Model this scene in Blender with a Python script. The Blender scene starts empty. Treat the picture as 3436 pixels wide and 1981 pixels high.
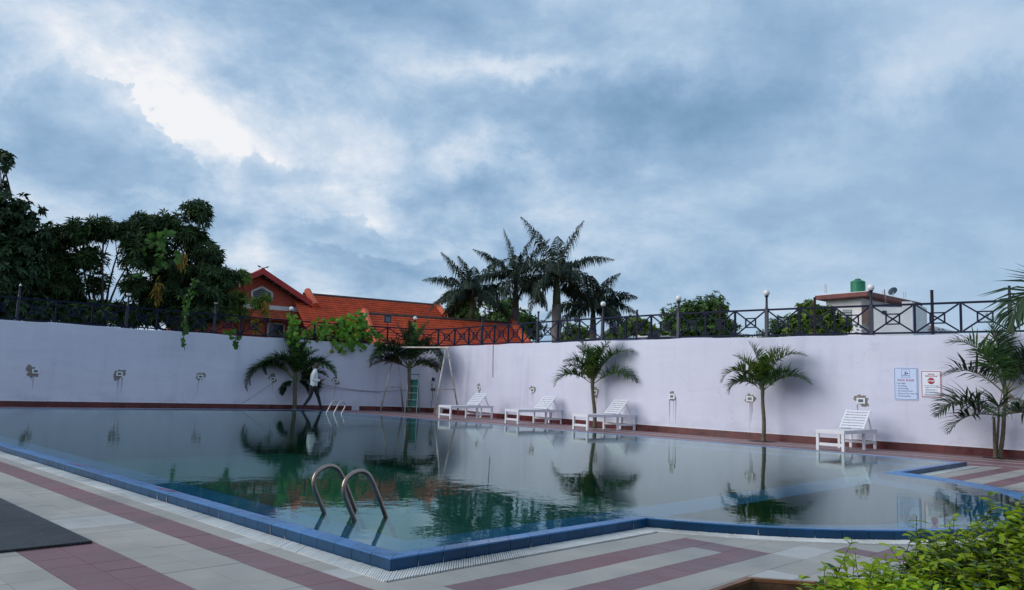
import bpy, bmesh, math, random
import numpy as np
from mathutils import Vector, Matrix

random.seed(7)
rng = np.random.default_rng(11)
R = math.radians
scene = bpy.context.scene
C = scene.collection
PI = math.pi

# ------------------------------------------------------------------ camera
CAM_H, FPX, PITCH, ROLL = 1.1, 2666.0, R(6.592), R(1.993)
cd = bpy.data.cameras.new('camera')
cam = bpy.data.objects.new('camera', cd); C.objects.link(cam)
cd.sensor_width = 36.0
cd.lens = FPX / 3436.0 * 36.0
cd.clip_start = 0.05; cd.clip_end = 3000.0
cam.matrix_world = Matrix.Translation((0, 0, CAM_H)) @ Matrix.Rotation(PI / 2 + PITCH, 4, 'X') @ Matrix.Rotation(ROLL, 4, 'Z')
scene.camera = cam
scene.render.resolution_x, scene.render.resolution_y = 1024, 590

def ray(px, py):
    """direction of sight through a photograph pixel (used to turn measured spots into places)"""
    x, y = px - 1718.0, 990.5 - py
    c, s = math.cos(ROLL), math.sin(ROLL)
    x, y = c * x - s * y, s * x + c * y
    cp, sp = math.cos(PITCH), math.sin(PITCH)
    return Vector((x, FPX * cp - y * sp, FPX * sp + y * cp))
def at(px, py, Y):
    r = ray(px, py)
    return Vector((0, 0, CAM_H)) + r * (Y / r.y)

# ------------------------------------------------------------------ sun, sky, exposure
SUN_TO = Vector((-0.90, -0.22, 0.40)).normalized()
sl = bpy.data.lights.new('sun', 'SUN'); sl.energy = 2.1; sl.angle = R(42); sl.color = (1.0, 0.95, 0.90)
so = bpy.data.objects.new('sun', sl); C.objects.link(so)
so.rotation_euler = SUN_TO.to_track_quat('Z', 'Y').to_euler()
SUN_EL = math.asin(SUN_TO.z); SUN_AZ = math.atan2(SUN_TO.x, SUN_TO.y)

def s2l(c):
    return tuple(((v / 255.0) / 12.92 if v / 255.0 <= 0.04045 else ((v / 255.0 + 0.055) / 1.055) ** 2.4) for v in c)

w = bpy.data.worlds.new('World'); scene.world = w; w.use_nodes = True
def build_sky():
    nt = w.node_tree; nt.nodes.clear(); N = nt.nodes.new; L = nt.links.new
    out = N('ShaderNodeOutputWorld'); bg = N('ShaderNodeBackground'); bg.inputs['Strength'].default_value = 0.1
    L(bg.outputs[0], out.inputs[0])
    sky = N('ShaderNodeTexSky'); sky.sky_type = 'NISHITA'; sky.sun_disc = False
    sky.sun_elevation = SUN_EL; sky.sun_rotation = SUN_AZ; sky.air_density = 1.2; sky.dust_density = 1.5
    tc = N('ShaderNodeTexCoord'); d = tc.outputs['Generated']
    def vm(op, a, b=None, **k):
        n = N('ShaderNodeVectorMath'); n.operation = op
        for i, v in enumerate((a, b)):
            if v is None: continue
            if hasattr(v, 'is_linked'): L(v, n.inputs[i])
            else: n.inputs[i].default_value = v
        for q, v in k.items(): n.inputs[q].default_value = v
        return n.outputs['Value'] if op in ('LENGTH', 'DOT_PRODUCT') else n.outputs[0]
    def m(op, a, b=0.0, c=0.0, clamp=False):
        n = N('ShaderNodeMath'); n.operation = op; n.use_clamp = clamp
        for i, v in enumerate((a, b, c)):
            if hasattr(v, 'is_linked'): L(v, n.inputs[i])
            else: n.inputs[i].default_value = v
        return n.outputs[0]
    def noise(vec, scale, detail=6.0, rough=0.55, dist=0.0, col=False):
        n = N('ShaderNodeTexNoise'); n.inputs['Scale'].default_value = scale; n.inputs['Detail'].default_value = detail
        n.inputs['Roughness'].default_value = rough; n.inputs['Distortion'].default_value = dist
        L(vec, n.inputs['Vector']); return n.outputs['Color' if col else 'Fac']
    def smooth(v, a, b, lo=0.0, hi=1.0):
        n = N('ShaderNodeMapRange'); n.interpolation_type = 'SMOOTHSTEP'; L(v, n.inputs[0])
        n.inputs[1].default_value = a; n.inputs[2].default_value = b; n.inputs[3].default_value = lo; n.inputs[4].default_value = hi
        return n.outputs[0]
    # a cloud deck: the sight line meets a high layer, so clouds shrink towards the horizon
    sep = N('ShaderNodeSeparateXYZ'); L(d, sep.inputs[0])
    den = m('ADD', m('MAXIMUM', sep.outputs['Z'], 0.0), 0.42)
    inv = m('DIVIDE', 1.0, den)
    plane = N('ShaderNodeVectorMath'); plane.operation = 'SCALE'; L(d, plane.inputs[0]); L(inv, plane.inputs['Scale'])
    plane = plane.outputs[0]
    wn = noise(d, 6.5, 7.0, 0.66, col=True)
    warp = vm('SUBTRACT', wn, (0.5, 0.5, 0.5))
    def warped(amount):
        n = N('ShaderNodeVectorMath'); n.operation = 'MULTIPLY_ADD'; L(warp, n.inputs[0]); n.inputs[1].default_value = (amount,)*3; L(d, n.inputs[2]); return n.outputs[0]
    dw = warped(0.17); dc = warped(0.12)
    wsep = N('ShaderNodeSeparateXYZ'); L(warp, wsep.inputs[0])
    def blob(src, px, py, rx, ry, wt, tilt=0.0):
        k = 3436.0 / 2525.0
        c = ray(px * k, py * k).normalized()
        right = c.cross(Vector((0, 0, 1))).normalized(); up = right.cross(c)
        M = Matrix((right, c, up)).transposed() @ Matrix.Rotation(tilt, 3, 'Y')
        n = N('ShaderNodeMapping'); n.vector_type = 'TEXTURE'; L(src, n.inputs[0])
        n.inputs['Location'].default_value = c; n.inputs['Rotation'].default_value = M.to_euler()
        n.inputs['Scale'].default_value = (rx * k / FPX, 0.6, ry * k / FPX)
        g = N('ShaderNodeTexGradient'); g.gradient_type = 'SPHERICAL'; L(n.outputs[0], g.inputs[0])
        return m('MULTIPLY', smooth(g.outputs['Fac'], 0.0, 1.0), wt)
    def total(vals):
        t = vals[0]
        for v in vals[1:]: t = m('ADD', t, v)
        return t
    soft = [blob(dw, *b) for b in (
        (130, 60, 420, 190, .30), (340, 250, 300, 190, .33), (620, 335, 420, 130, .34), (60, 300, 150, 180, .22), (700, 640, 260, 130, .20),
        (900, 520, 260, 80, .24), (2230, 190, 190, 120, .22), (2500, 120, 200, 120, .16), (1290, 185, 260, 60, .26), (1150, 400, 260, 60, .12),
        (1080, 55, 620, 170, -.24), (760, 120, 300, 90, -.12), (1480, 265, 640, 140, -.33), (1720, 360, 420, 180, -.26), (860, 620, 300, 90, -.22),
        (1920, 150, 260, 260, -.20), (2420, 290, 330, 200, -.22), (2150, 530, 700, 150, -.16), (1300, 620, 420, 90, -.12), (1180, 470, 200, 80, -.12),
        (560, 530, 220, 90, -.16), (2100, 20, 300, 90, -.08))]
    n1 = noise(plane, 3.3, 7.0, 0.64, 0.15)
    # the same clouds a little nearer the light: the difference lights their upper flanks and darkens their bases
    tow = vm('ADD', plane, (-0.05, 0.0, 0.085))
    relief = m('SUBTRACT', n1, noise(tow, 3.3, 3.0, 0.5, 0.15))
    n3 = m('ADD', wsep.outputs['X'], 0.5)
    # cloud heaps stand out towards the light and melt into an even veil away from it
    lightdir = ray(450, 500).normalized(); facing = smooth(vm('DOT_PRODUCT', d, tuple(lightdir)), 0.55, 1.0, 0.36, 1.0)
    detail = total([m('MULTIPLY', m('SUBTRACT', n1, 0.5), 0.72), m('MULTIPLY', relief, 0.85), m('MULTIPLY', m('SUBTRACT', n3, 0.5), 0.20)])
    f = total(soft + [m('MULTIPLY', detail, facing)])
    f = m('ADD', f, 0.575)
    # the heaped cloud on the left: a firm edge against the bright sky behind it
    cum = total([m('MULTIPLY', m('SUBTRACT', n1, 0.5), 0.9)] + [blob(dc, *b) for b in (
        (150, 215, 170, 150, .95), (220, 300, 170, 130, .9), (120, 340, 200, 150, .8), (300, 400, 230, 120, 1.0), (395, 410, 105, 85, .6),
        (200, 450, 260, 90, .6), (630, 415, 120, 90, .7), (740, 440, 150, 70, .6), (880, 575, 280, 75, .62), (1060, 590, 200, 60, .5))])
    cmask = smooth(cum, 0.30, 0.44)
    cshade = m('ADD', 0.60, m('MULTIPLY', smooth(cum, 0.3, 1.1), -0.22))
    cshade = total([cshade, m('MULTIPLY', m('SUBTRACT', n3, 0.5), 0.25), m('MULTIPLY', relief, 1.3)])
    mixf = N('ShaderNodeMix'); mixf.data_type = 'FLOAT'; L(m('MULTIPLY', cmask, 0.75), mixf.inputs[0]); L(f, mixf.inputs[2]); L(cshade, mixf.inputs[3])
    f = mixf.outputs[0]
    ramp = N('ShaderNodeValToRGB'); L(f, ramp.inputs[0])
    e = ramp.color_ramp.elements
    stops = ((0.0, (114, 150, 184)), (0.26, (136, 170, 204)), (0.46, (158, 188, 219)), (0.64, (185, 208, 232)), (0.86, (222, 232, 245)), (1.05, (248, 249, 252)))
    e[0].position = stops[0][0]; e[0].color = (*s2l(stops[0][1]), 1); e[1].position = min(1.0, stops[-1][0]); e[1].color = (*s2l(stops[-1][1]), 1)
    for p, c in stops[1:-1]:
        q = e.new(p); q.color = (*s2l(c), 1)
    bright = N('ShaderNodeVectorMath'); bright.operation = 'SCALE'; L(ramp.outputs[0], bright.inputs[0]); bright.inputs['Scale'].default_value = 10.0
    mix = N('ShaderNodeMix'); mix.data_type = 'RGBA'; mix.inputs[0].default_value = 0.93
    L(sky.outputs[0], mix.inputs[6]); L(bright.outputs[0], mix.inputs[7])
    L(mix.outputs[2], bg.inputs[0])
build_sky()
w.cycles.sampling_method = 'MANUAL'; w.cycles.sample_map_resolution = 256
scene.view_settings.view_transform = 'Standard'; scene.view_settings.look = 'None'
scene.view_settings.exposure = 0.0; scene.view_settings.gamma = 1.0; scene.view_settings.use_curve_mapping = False
scene.render.engine = 'CYCLES'
scene.cycles.max_bounces = 8; scene.cycles.transparent_max_bounces = 24; scene.cycles.caustics_reflective = False; scene.cycles.caustics_refractive = False

# ------------------------------------------------------------------ helpers
class MB:
    """collects boxes, bars and tubes into one mesh"""
    def __init__(s): s.v = []; s.f = []; s.m = []
    def add(s, vs, fs, mi=0):
        b = len(s.v); s.v += [tuple(p) for p in vs]; s.f += [tuple(b + i for i in f) for f in fs]; s.m += [mi] * len(fs); return s
    def box(s, c, size, M=None, mi=0):
        x, y, z = [q / 2 for q in size]; c = Vector(c)
        vs = [Vector(p) for p in ((-x,-y,-z),(x,-y,-z),(x,y,-z),(-x,y,-z),(-x,-y,z),(x,-y,z),(x,y,z),(-x,y,z))]
        if M is not None: vs = [M @ p for p in vs]
        return s.add([c + p for p in vs], [(0,3,2,1),(4,5,6,7),(0,1,5,4),(1,2,6,5),(2,3,7,6),(3,0,4,7)], mi)
    def bar(s, p, q, wd, ht, up=(0, 0, 1), mi=0):
        """a square bar from p to q: wd across, ht along up"""
        p, q = Vector(p), Vector(q); d = (q - p).normalized(); up = Vector(up)
        sx = d.cross(up)
        if sx.length < 1e-5: sx = d.cross(Vector((0, 1, 0)))
        sx.normalize(); uz = sx.cross(d)
        a, b = sx * wd / 2, uz * ht / 2
        vs = [p - a - b, p + a - b, p + a + b, p - a + b, q - a - b, q + a - b, q + a + b, q - a + b]
        return s.add(vs, [(0,1,2,3),(7,6,5,4),(0,4,5,1),(1,5,6,2),(2,6,7,3),(3,7,4,0)], mi)
    def tube(s, path, rad, n=10, mi=0, caps=True):
        path = [Vector(p) for p in path]; k = len(path)
        rads = rad if isinstance(rad, (list, tuple)) else [rad] * k
        prev = None; rings = []
        for i, p in enumerate(path):
            t = (path[min(i + 1, k - 1)] - path[max(i - 1, 0)]).normalized()
            if prev is None:
                a = t.orthogonal().normalized()
            else:
                a = (prev - t * prev.dot(t)).normalized()
            prev = a; b = t.cross(a)
            rings.append([p + (a * math.cos(2*PI*j/n) + b * math.sin(2*PI*j/n)) * rads[i] for j in range(n)])
        vs = [q for r in rings for q in r]; fs = []
        for i in range(k - 1):
            for j in range(n):
                fs.append((i*n+j, i*n+(j+1)%n, (i+1)*n+(j+1)%n, (i+1)*n+j))
        if caps: fs += [tuple(range(n - 1, -1, -1)), tuple((k-1)*n + j for j in range(n))]
        return s.add(vs, fs, mi)
    def lathe(s, prof, c=(0, 0, 0), n=20, mi=0):
        c = Vector(c); vs = []; fs = []
        for r, z in prof:
            vs += [c + Vector((r*math.cos(2*PI*j/n), r*math.sin(2*PI*j/n), z)) for j in range(n)]
        for i in range(len(prof) - 1):
            for j in range(n):
                fs.append((i*n+j, i*n+(j+1)%n, (i+1)*n+(j+1)%n, (i+1)*n+j))
        return s.add(vs, fs, mi)
    def poly(s, pts, mi=0): return s.add(pts, [tuple(range(len(pts)))], mi)
    def prism(s, pts, vec, mi=0):
        """flat outline pts pushed along vec"""
        n = len(pts); pts = [Vector(p) for p in pts]; vec = Vector(vec)
        return s.add(pts + [p + vec for p in pts], [tuple(range(n - 1, -1, -1)), tuple(range(n, 2*n))] + [(i, (i+1) % n, n + (i+1) % n, n + i) for i in range(n)], mi)
    def build(s, name, mats, parent=None, smooth=False, origin=None):
        me = bpy.data.meshes.new(name)
        vs = s.v
        if origin is not None:
            o = Vector(origin); vs = [tuple(Vector(p) - o) for p in s.v]
        me.from_pydata(vs, [], s.f)
        for mt in (mats if isinstance(mats, (list, tuple)) else [mats]): me.materials.append(mt)
        if any(s.m): me.polygons.foreach_set('material_index', s.m)
        if smooth: me.polygons.foreach_set('use_smooth', [True] * len(s.f))
        me.update()
        o = bpy.data.objects.new(name, me); C.objects.link(o)
        if parent is not None: o.parent = parent
        return o

def mesh_np(name, V, F, mat, parent=None, mi=None, smooth=False):
    me = bpy.data.meshes.new(name); V = np.asarray(V, np.float32); F = np.asarray(F, np.int32); k = F.shape[1]
    me.vertices.add(len(V)); me.vertices.foreach_set('co', V.ravel())
    me.loops.add(F.size); me.loops.foreach_set('vertex_index', F.ravel())
    me.polygons.add(len(F)); me.polygons.foreach_set('loop_start', np.arange(len(F), dtype=np.int32) * k)
    me.polygons.foreach_set('loop_total', np.full(len(F), k, np.int32))
    for mt in (mat if isinstance(mat, (list, tuple)) else [mat]): me.materials.append(mt)
    if mi is not None: me.polygons.foreach_set('material_index', np.asarray(mi, np.int32))
    if smooth: me.polygons.foreach_set('use_smooth', np.ones(len(F), bool))
    me.update(calc_edges=True); me.validate()
    o = bpy.data.objects.new(name, me); C.objects.link(o)
    if parent is not None: o.parent = parent
    return o

def tag(o, label=None, cat=None, group=None, kind=None):
    if label: o['label'] = label
    if cat: o['category'] = cat
    if group: o['group'] = group
    if kind: o['kind'] = kind
    return o
def thing(name, label, cat, loc=(0, 0, 0), rz=0.0, group=None):
    o = bpy.data.objects.new(name, None); C.objects.link(o)
    o.empty_display_size = 0.1
    o.location = loc; o.rotation_euler = (0, 0, rz)
    return tag(o, label, cat, group)
def copy_tree(o, parent=None):
    c = o.copy(); C.objects.link(c)
    if parent is not None: c.parent = parent
    for ch in list(o.children): copy_tree(ch, c)
    return c

# ------------------------------------------------------------------ materials
def material(name, col, rough=0.6, var=0.12, scale=8.0, bump=0.0, bscale=None, metal=0.0, spec=0.5, col2=None, rnd=0.0, detail=5.0, coat=0.0, dirt=0.0):
    mt = bpy.data.materials.new(name); mt.use_nodes = True; nt = mt.node_tree
    b = nt.nodes['Principled BSDF']; N = nt.nodes.new; L = nt.links.new
    b.inputs['Roughness'].default_value = rough; b.inputs['Metallic'].default_value = metal
    b.inputs['Specular IOR Level'].default_value = spec; b.inputs['Coat Weight'].default_value = coat; b.inputs['Coat Roughness'].default_value = 0.15
    g = N('ShaderNodeNewGeometry')
    n = N('ShaderNodeTexNoise'); n.inputs['Scale'].default_value = scale; n.inputs['Detail'].default_value = detail; n.inputs['Roughness'].default_value = 0.6
    L(g.outputs['Position'], n.inputs['Vector'])
    ramp = N('ShaderNodeValToRGB'); L(n.outputs['Fac'], ramp.inputs[0])
    c2 = col2 if col2 else tuple(v * (1 - var) for v in col); c1 = col if col2 else tuple(min(1, v * (1 + var)) for v in col)
    ramp.color_ramp.elements[0].position = 0.3; ramp.color_ramp.elements[0].color = (*c2, 1)
    ramp.color_ramp.elements[1].position = 0.7; ramp.color_ramp.elements[1].color = (*c1, 1)
    res = ramp.outputs[0]
    if rnd > 0:
        oi = N('ShaderNodeObjectInfo'); hs = N('ShaderNodeHueSaturation'); L(res, hs.inputs['Color'])
        mr = N('ShaderNodeMapRange'); L(oi.outputs['Random'], mr.inputs[0]); mr.inputs[3].default_value = 1 - rnd; mr.inputs[4].default_value = 1 + rnd
        L(mr.outputs[0], hs.inputs['Value']); res = hs.outputs[0]
    if dirt > 0:
        dn = N('ShaderNodeTexNoise'); dn.inputs['Scale'].default_value = 1.1; dn.inputs['Detail'].default_value = 9; dn.inputs['Roughness'].default_value = .68; dn.inputs['Distortion'].default_value = .6
        L(g.outputs['Position'], dn.inputs['Vector'])
        dr = N('ShaderNodeMapRange'); L(dn.outputs['Fac'], dr.inputs[0]); dr.inputs[1].default_value = .34; dr.inputs[2].default_value = .62; dr.inputs[3].default_value = 1 - dirt; dr.inputs[4].default_value = 1.06
        dm = N('ShaderNodeVectorMath'); dm.operation = 'SCALE'; L(res, dm.inputs[0]); L(dr.outputs[0], dm.inputs['Scale']); res = dm.outputs[0]
        rr = N('ShaderNodeMapRange'); L(dn.outputs['Fac'], rr.inputs[0]); rr.inputs[1].default_value = .35; rr.inputs[2].default_value = .65; rr.inputs[3].default_value = max(.12, rough - .22); rr.inputs[4].default_value = min(1, rough + .12); L(rr.outputs[0], b.inputs['Roughness'])
    L(res, b.inputs['Base Color'])
    if bump > 0:
        n2 = N('ShaderNodeTexNoise'); n2.inputs['Scale'].default_value = bscale or scale * 6; n2.inputs['Detail'].default_value = 6
        L(g.outputs['Position'], n2.inputs['Vector'])
        bp = N('ShaderNodeBump'); bp.inputs['Strength'].default_value = bump; bp.inputs['Distance'].default_value = 0.02
        L(n2.outputs['Fac'], bp.inputs['Height']); L(bp.outputs[0], b.inputs['Normal'])
    return mt

def leaf_material(name, dark, light, rough=0.45, trans=0.35, tip=None):
    mt = bpy.data.materials.new(name); mt.use_nodes = True; nt = mt.node_tree
    b = nt.nodes['Principled BSDF']; N = nt.nodes.new; L = nt.links.new
    g = N('ShaderNodeNewGeometry'); ramp = N('ShaderNodeValToRGB'); L(g.outputs['Random Per Island'], ramp.inputs[0])
    e = ramp.color_ramp.elements; e[0].color = (*dark, 1); e[1].color = (*light, 1)
    if tip:
        e[1].position = 0.9; q = e.new(1.0); q.color = (*tip, 1)
    n = N('ShaderNodeTexNoise'); n.inputs['Scale'].default_value = 1.7; L(g.outputs['Position'], n.inputs['Vector'])
    hs = N('ShaderNodeHueSaturation'); L(ramp.outputs[0], hs.inputs['Color'])
    mr = N('ShaderNodeMapRange'); L(n.outputs['Fac'], mr.inputs[0]); mr.inputs[1].default_value = 0.3; mr.inputs[2].default_value = 0.7
    mr.inputs[3].default_value = 0.65; mr.inputs[4].default_value = 1.35; L(mr.outputs[0], hs.inputs['Value'])
    L(hs.outputs[0], b.inputs['Base Color']); b.inputs['Roughness'].default_value = rough; b.inputs['Specular IOR Level'].default_value = 0.35
    t = N('ShaderNodeBsdfTranslucent'); L(hs.outputs[0], t.inputs['Color'])
    mx = N('ShaderNodeMixShader'); mx.inputs[0].default_value = trans
    out = nt.nodes['Material Output']
    L(b.outputs[0], mx.inputs[1]); L(t.outputs[0], mx.inputs[2]); L(mx.outputs[0], out.inputs[0])
    return mt

M = {}
M['tile_grey'] = material('tile_grey', (.375, .342, .300), .55, .07, 1.3, .15, 90, rnd=.05, dirt=0.22)
M['tile_maroon'] = material('tile_maroon', (.20, .092, .098), .5, .10, 2.0, .15, 90, rnd=.06, dirt=0.25)
M['tile_light'] = material('tile_light', (.45, .435, .41), .5, .05, 3.0, .12, 90, rnd=.03, dirt=0.15)
M['tile_tan'] = material('tile_tan', (.46, .40, .36), .55, .06, 3.0, .12, 90, rnd=.04, dirt=0.20)
M['grout'] = material('grout', (.27, .245, .23), .85, .25, 12.0, .3)
M['grate'] = material('grate', (.68, .68, .65), .5, .10, 4.0, dirt=0.30)
M['trough'] = material('trough', (.16, .10, .07), .8, .3, 6.0)
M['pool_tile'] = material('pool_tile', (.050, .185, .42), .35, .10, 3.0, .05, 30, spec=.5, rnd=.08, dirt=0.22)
M['pool_tile_shaded'] = material('pool_tile_shaded', (.006, .048, .115), .38, .15, 4.0, .05, 30, spec=.3, rnd=.10, dirt=0.30)  # same tile as the top; the riser's shade is put into its colour
M['pool_ledge'] = material('pool_ledge', (.05, .27, .46), .5, .15, 2.0)
M['pool_floor'] = material('pool_floor', (.022, .175, .105), .7, .2, .5)
M['lime'] = material('lime', (.24, .20, .19), .8, .35, 30.0)
M['skirting'] = material('skirting', (.105, .018, .020), .35, .3, 3.0, .1, 40, rnd=.12, dirt=0.35)
M['skirt_cap'] = material('skirt_cap', (.72, .70, .70), .7, .1, 8.0)
M['fence'] = material('fence', (.0045, .008, .032), .65, .25, 10.0, .1, 60, spec=.2)
M['lamp_pole'] = material('lamp_pole', (.010, .013, .035), .45, .25, 12.0)
M['globe'] = material('globe', (.80, .78, .76), .3, .06, 9.0, coat=.3)
M['cement'] = material('cement', (.25, .225, .205), .9, .3, 22.0, .8, 60)
M['drip'] = material('drip', (.36, .33, .36), .9, .2, 30.0)
M['white_plastic'] = material('white_plastic', (.74, .76, .78), .4, .05, 10.0)
M['slot'] = material('slot', (.10, .14, .17), .25, .2, 20.0)
M['white_paint'] = material('white_paint', (.72, .73, .77), .5, .06, 14.0, .15, 50)
M['steel'] = material('steel', (.50, .47, .45), .32, .2, 12.0, metal=.85)
M['bronze_steel'] = material('bronze_steel', (.30, .23, .20), .28, .25, 9.0, metal=.9)
M['rust_steel'] = material('rust_steel', (.42, .37, .34), .45, .3, 7.0, metal=.5, col2=(.20, .10, .06))
M['ground'] = material('ground', (.10, .10, .055), .95, .3, .15, .4, 2.0)

def plaster():
    mt = bpy.data.materials.new('plaster'); mt.use_nodes = True; nt = mt.node_tree
    b = nt.nodes['Principled BSDF']; N = nt.nodes.new; L = nt.links.new
    g = N('ShaderNodeNewGeometry')
    def noise(sc, det, vec):
        n = N('ShaderNodeTexNoise'); n.inputs['Scale'].default_value = sc; n.inputs['Detail'].default_value = det; L(vec, n.inputs['Vector']); return n.outputs['Fac']
    mp = N('ShaderNodeMapping'); mp.inputs['Scale'].default_value = (2.2, 2.2, .22); L(g.outputs['Position'], mp.inputs[0])
    streak = noise(1.4, 7, mp.outputs[0]); blot = noise(.55, 6, g.outputs['Position'])
    mth = N('ShaderNodeMath'); mth.operation = 'ADD'; L(streak, mth.inputs[0]); L(blot, mth.inputs[1])
    ramp = N('ShaderNodeValToRGB'); mr = N('ShaderNodeMapRange'); L(mth.outputs[0], mr.inputs[0]); mr.inputs[1].default_value = .55; mr.inputs[2].default_value = 1.4
    L(mr.outputs[0], ramp.inputs[0]); e = ramp.color_ramp.elements
    e[0].color = (.54, .545, .66, 1); e[1].color = (.70, .71, .82, 1); q = e.new(.4); q.color = (.655, .66, .785, 1)
    sp = N('ShaderNodeSeparateXYZ'); L(g.outputs['Position'], sp.inputs[0])
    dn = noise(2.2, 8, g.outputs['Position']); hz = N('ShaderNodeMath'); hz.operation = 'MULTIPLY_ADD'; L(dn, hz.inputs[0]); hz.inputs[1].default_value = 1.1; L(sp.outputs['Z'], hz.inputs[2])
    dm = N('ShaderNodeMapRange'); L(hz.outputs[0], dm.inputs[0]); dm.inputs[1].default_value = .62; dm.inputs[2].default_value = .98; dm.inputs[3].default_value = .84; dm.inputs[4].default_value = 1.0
    vo = N('ShaderNodeTexVoronoi'); vo.feature = 'DISTANCE_TO_EDGE'; vo.inputs['Scale'].default_value = .55
    wv = N('ShaderNodeVectorMath'); wv.operation = 'MULTIPLY_ADD'; wn_ = N('ShaderNodeTexNoise'); wn_.inputs['Scale'].default_value = 3; wn_.inputs['Detail'].default_value = 6; L(g.outputs['Position'], wn_.inputs['Vector'])
    L(wn_.outputs['Color'], wv.inputs[0]); wv.inputs[1].default_value = (.5, .5, .5); L(g.outputs['Position'], wv.inputs[2]); L(wv.outputs[0], vo.inputs['Vector'])
    ck = N('ShaderNodeMapRange'); L(vo.outputs['Distance'], ck.inputs[0]); ck.inputs[1].default_value = .0; ck.inputs[2].default_value = .006; ck.inputs[3].default_value = .90; ck.inputs[4].default_value = 1.0
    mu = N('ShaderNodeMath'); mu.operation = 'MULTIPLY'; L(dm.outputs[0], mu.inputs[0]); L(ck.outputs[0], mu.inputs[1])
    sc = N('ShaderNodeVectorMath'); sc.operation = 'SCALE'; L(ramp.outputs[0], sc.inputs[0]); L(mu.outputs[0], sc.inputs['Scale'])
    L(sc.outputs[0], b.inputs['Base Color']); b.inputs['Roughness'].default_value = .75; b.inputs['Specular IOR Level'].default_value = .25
    mp2 = N('ShaderNodeMapping'); mp2.inputs['Scale'].default_value = (.5, .5, 1.6); L(g.outputs['Position'], mp2.inputs[0])
    big = noise(1.0, 2.0, mp2.outputs[0]); fine = noise(24, 4, g.outputs['Position'])
    b1 = N('ShaderNodeBump'); b1.inputs['Strength'].default_value = .5; b1.inputs['Distance'].default_value = .06; L(big, b1.inputs['Height'])
    b2 = N('ShaderNodeBump'); b2.inputs['Strength'].default_value = .12; b2.inputs['Distance'].default_value = .02; L(fine, b2.inputs['Height'])
    L(b1.outputs[0], b2.inputs['Normal']); L(b2.outputs[0], b.inputs['Normal'])
    return mt
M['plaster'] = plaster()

def water():
    mt = bpy.data.materials.new('pool_water'); mt.use_nodes = True; nt = mt.node_tree
    N = nt.nodes.new; L = nt.links.new; nt.nodes.remove(nt.nodes['Principled BSDF']); out = nt.nodes['Material Output']
    g = N('ShaderNodeNewGeometry')
    def noise(sc, det, rough=.5):
        n = N('ShaderNodeTexNoise'); n.inputs['Scale'].default_value = sc; n.inputs['Detail'].default_value = det; n.inputs['Roughness'].default_value = rough
        L(g.outputs['Position'], n.inputs['Vector']); return n.outputs['Fac']
    patch = noise(.22, 2)
    amp = N('ShaderNodeMapRange'); L(patch, amp.inputs[0]); amp.inputs[1].default_value = .38; amp.inputs[2].default_value = .62; amp.inputs[3].default_value = .35; amp.inputs[4].default_value = 1.0
    b1 = N('ShaderNodeBump'); b1.inputs['Distance'].default_value = .0026; L(noise(2.6, 3), b1.inputs['Height']); L(amp.outputs[0], b1.inputs['Strength'])
    b2 = N('ShaderNodeBump'); b2.inputs['Distance'].default_value = .0007; L(noise(13, 2), b2.inputs['Height']); L(amp.outputs[0], b2.inputs['Strength']); L(b1.outputs[0], b2.inputs['Normal'])
    fr = N('ShaderNodeFresnel'); fr.inputs['IOR'].default_value = 1.33; L(b2.outputs[0], fr.inputs['Normal'])
    tr = N('ShaderNodeBsdfTransparent'); tr.inputs['Color'].default_value = (.72, .90, .90, 1)
    gl = N('ShaderNodeBsdfGlossy'); gl.inputs['Roughness'].default_value = .012; gl.inputs['Color'].default_value = (.80, .93, .90, 1); L(b2.outputs[0], gl.inputs['Normal'])
    mx = N('ShaderNodeMixShader'); L(fr.outputs[0], mx.inputs[0]); L(tr.outputs[0], mx.inputs[1]); L(gl.outputs[0], mx.inputs[2])
    L(mx.outputs[0], out.inputs[0])
    return mt
M['water'] = water()

# ------------------------------------------------------------------ the pool's own grid: u along the long side, v across it
AX, AY, ANG = -0.655, 4.82, R(45.3)
UX, UY = -math.sin(ANG), math.cos(ANG)
VX, VY = math.cos(ANG), math.sin(ANG)
def P(u, v, z=0.0): return Vector((AX + u*UX + v*VX, AY + u*UY + v*VY, z))
UV_ROT = Matrix(((UX, VX, 0), (UY, VY, 0), (0, 0, 1)))      # local (u, v, z) axes to the world (left-handed: use for points only)

CU, CV, CR = 1.42, 5.90, 3.60                                 # the round bay
def arc_pt(r, uline, sign):
    return (uline, CV + sign * math.sqrt(r*r - (uline - CU)**2))
def arc(r, p0, p1, n):
    a0 = math.atan2(p0[1] - CV, p0[0] - CU); a1 = math.atan2(p1[1] - CV, p1[0] - CU)
    if a0 < 0: a0 += 2*PI
    if a1 < 0: a1 += 2*PI
    return [(CU + r*math.cos(a0 + (a1 - a0)*i/n), CV + r*math.sin(a0 + (a1 - a0)*i/n)) for i in range(n + 1)]
POOL_Z = 0.075; WATER_Z = 0.05
def ring(d):
    """pool outline moved inwards by d, as a list of sides, each a list of (u, v) points"""
    A = (d, d); B = arc_pt(CR - d, d, -1); D = arc_pt(CR - d, .30 + d, 1)
    Cc = (.35 + d, 12.75 - d); E = (21.2 - d, 12.15 - d); Fp = (21.2 - d, d)
    ln = lambda p, q, n: [(p[0] + (q[0]-p[0])*i/n, p[1] + (q[1]-p[1])*i/n) for i in range(n + 1)]
    return [ln(A, B, 13), arc(CR - d, B, D, 40), ln(D, Cc, 17), ln(Cc, E, 100), ln(E, Fp, 40), ln(Fp, A, 106)]
def outline(d): return [p for side in ring(d) for p in side[:-1]]

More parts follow.
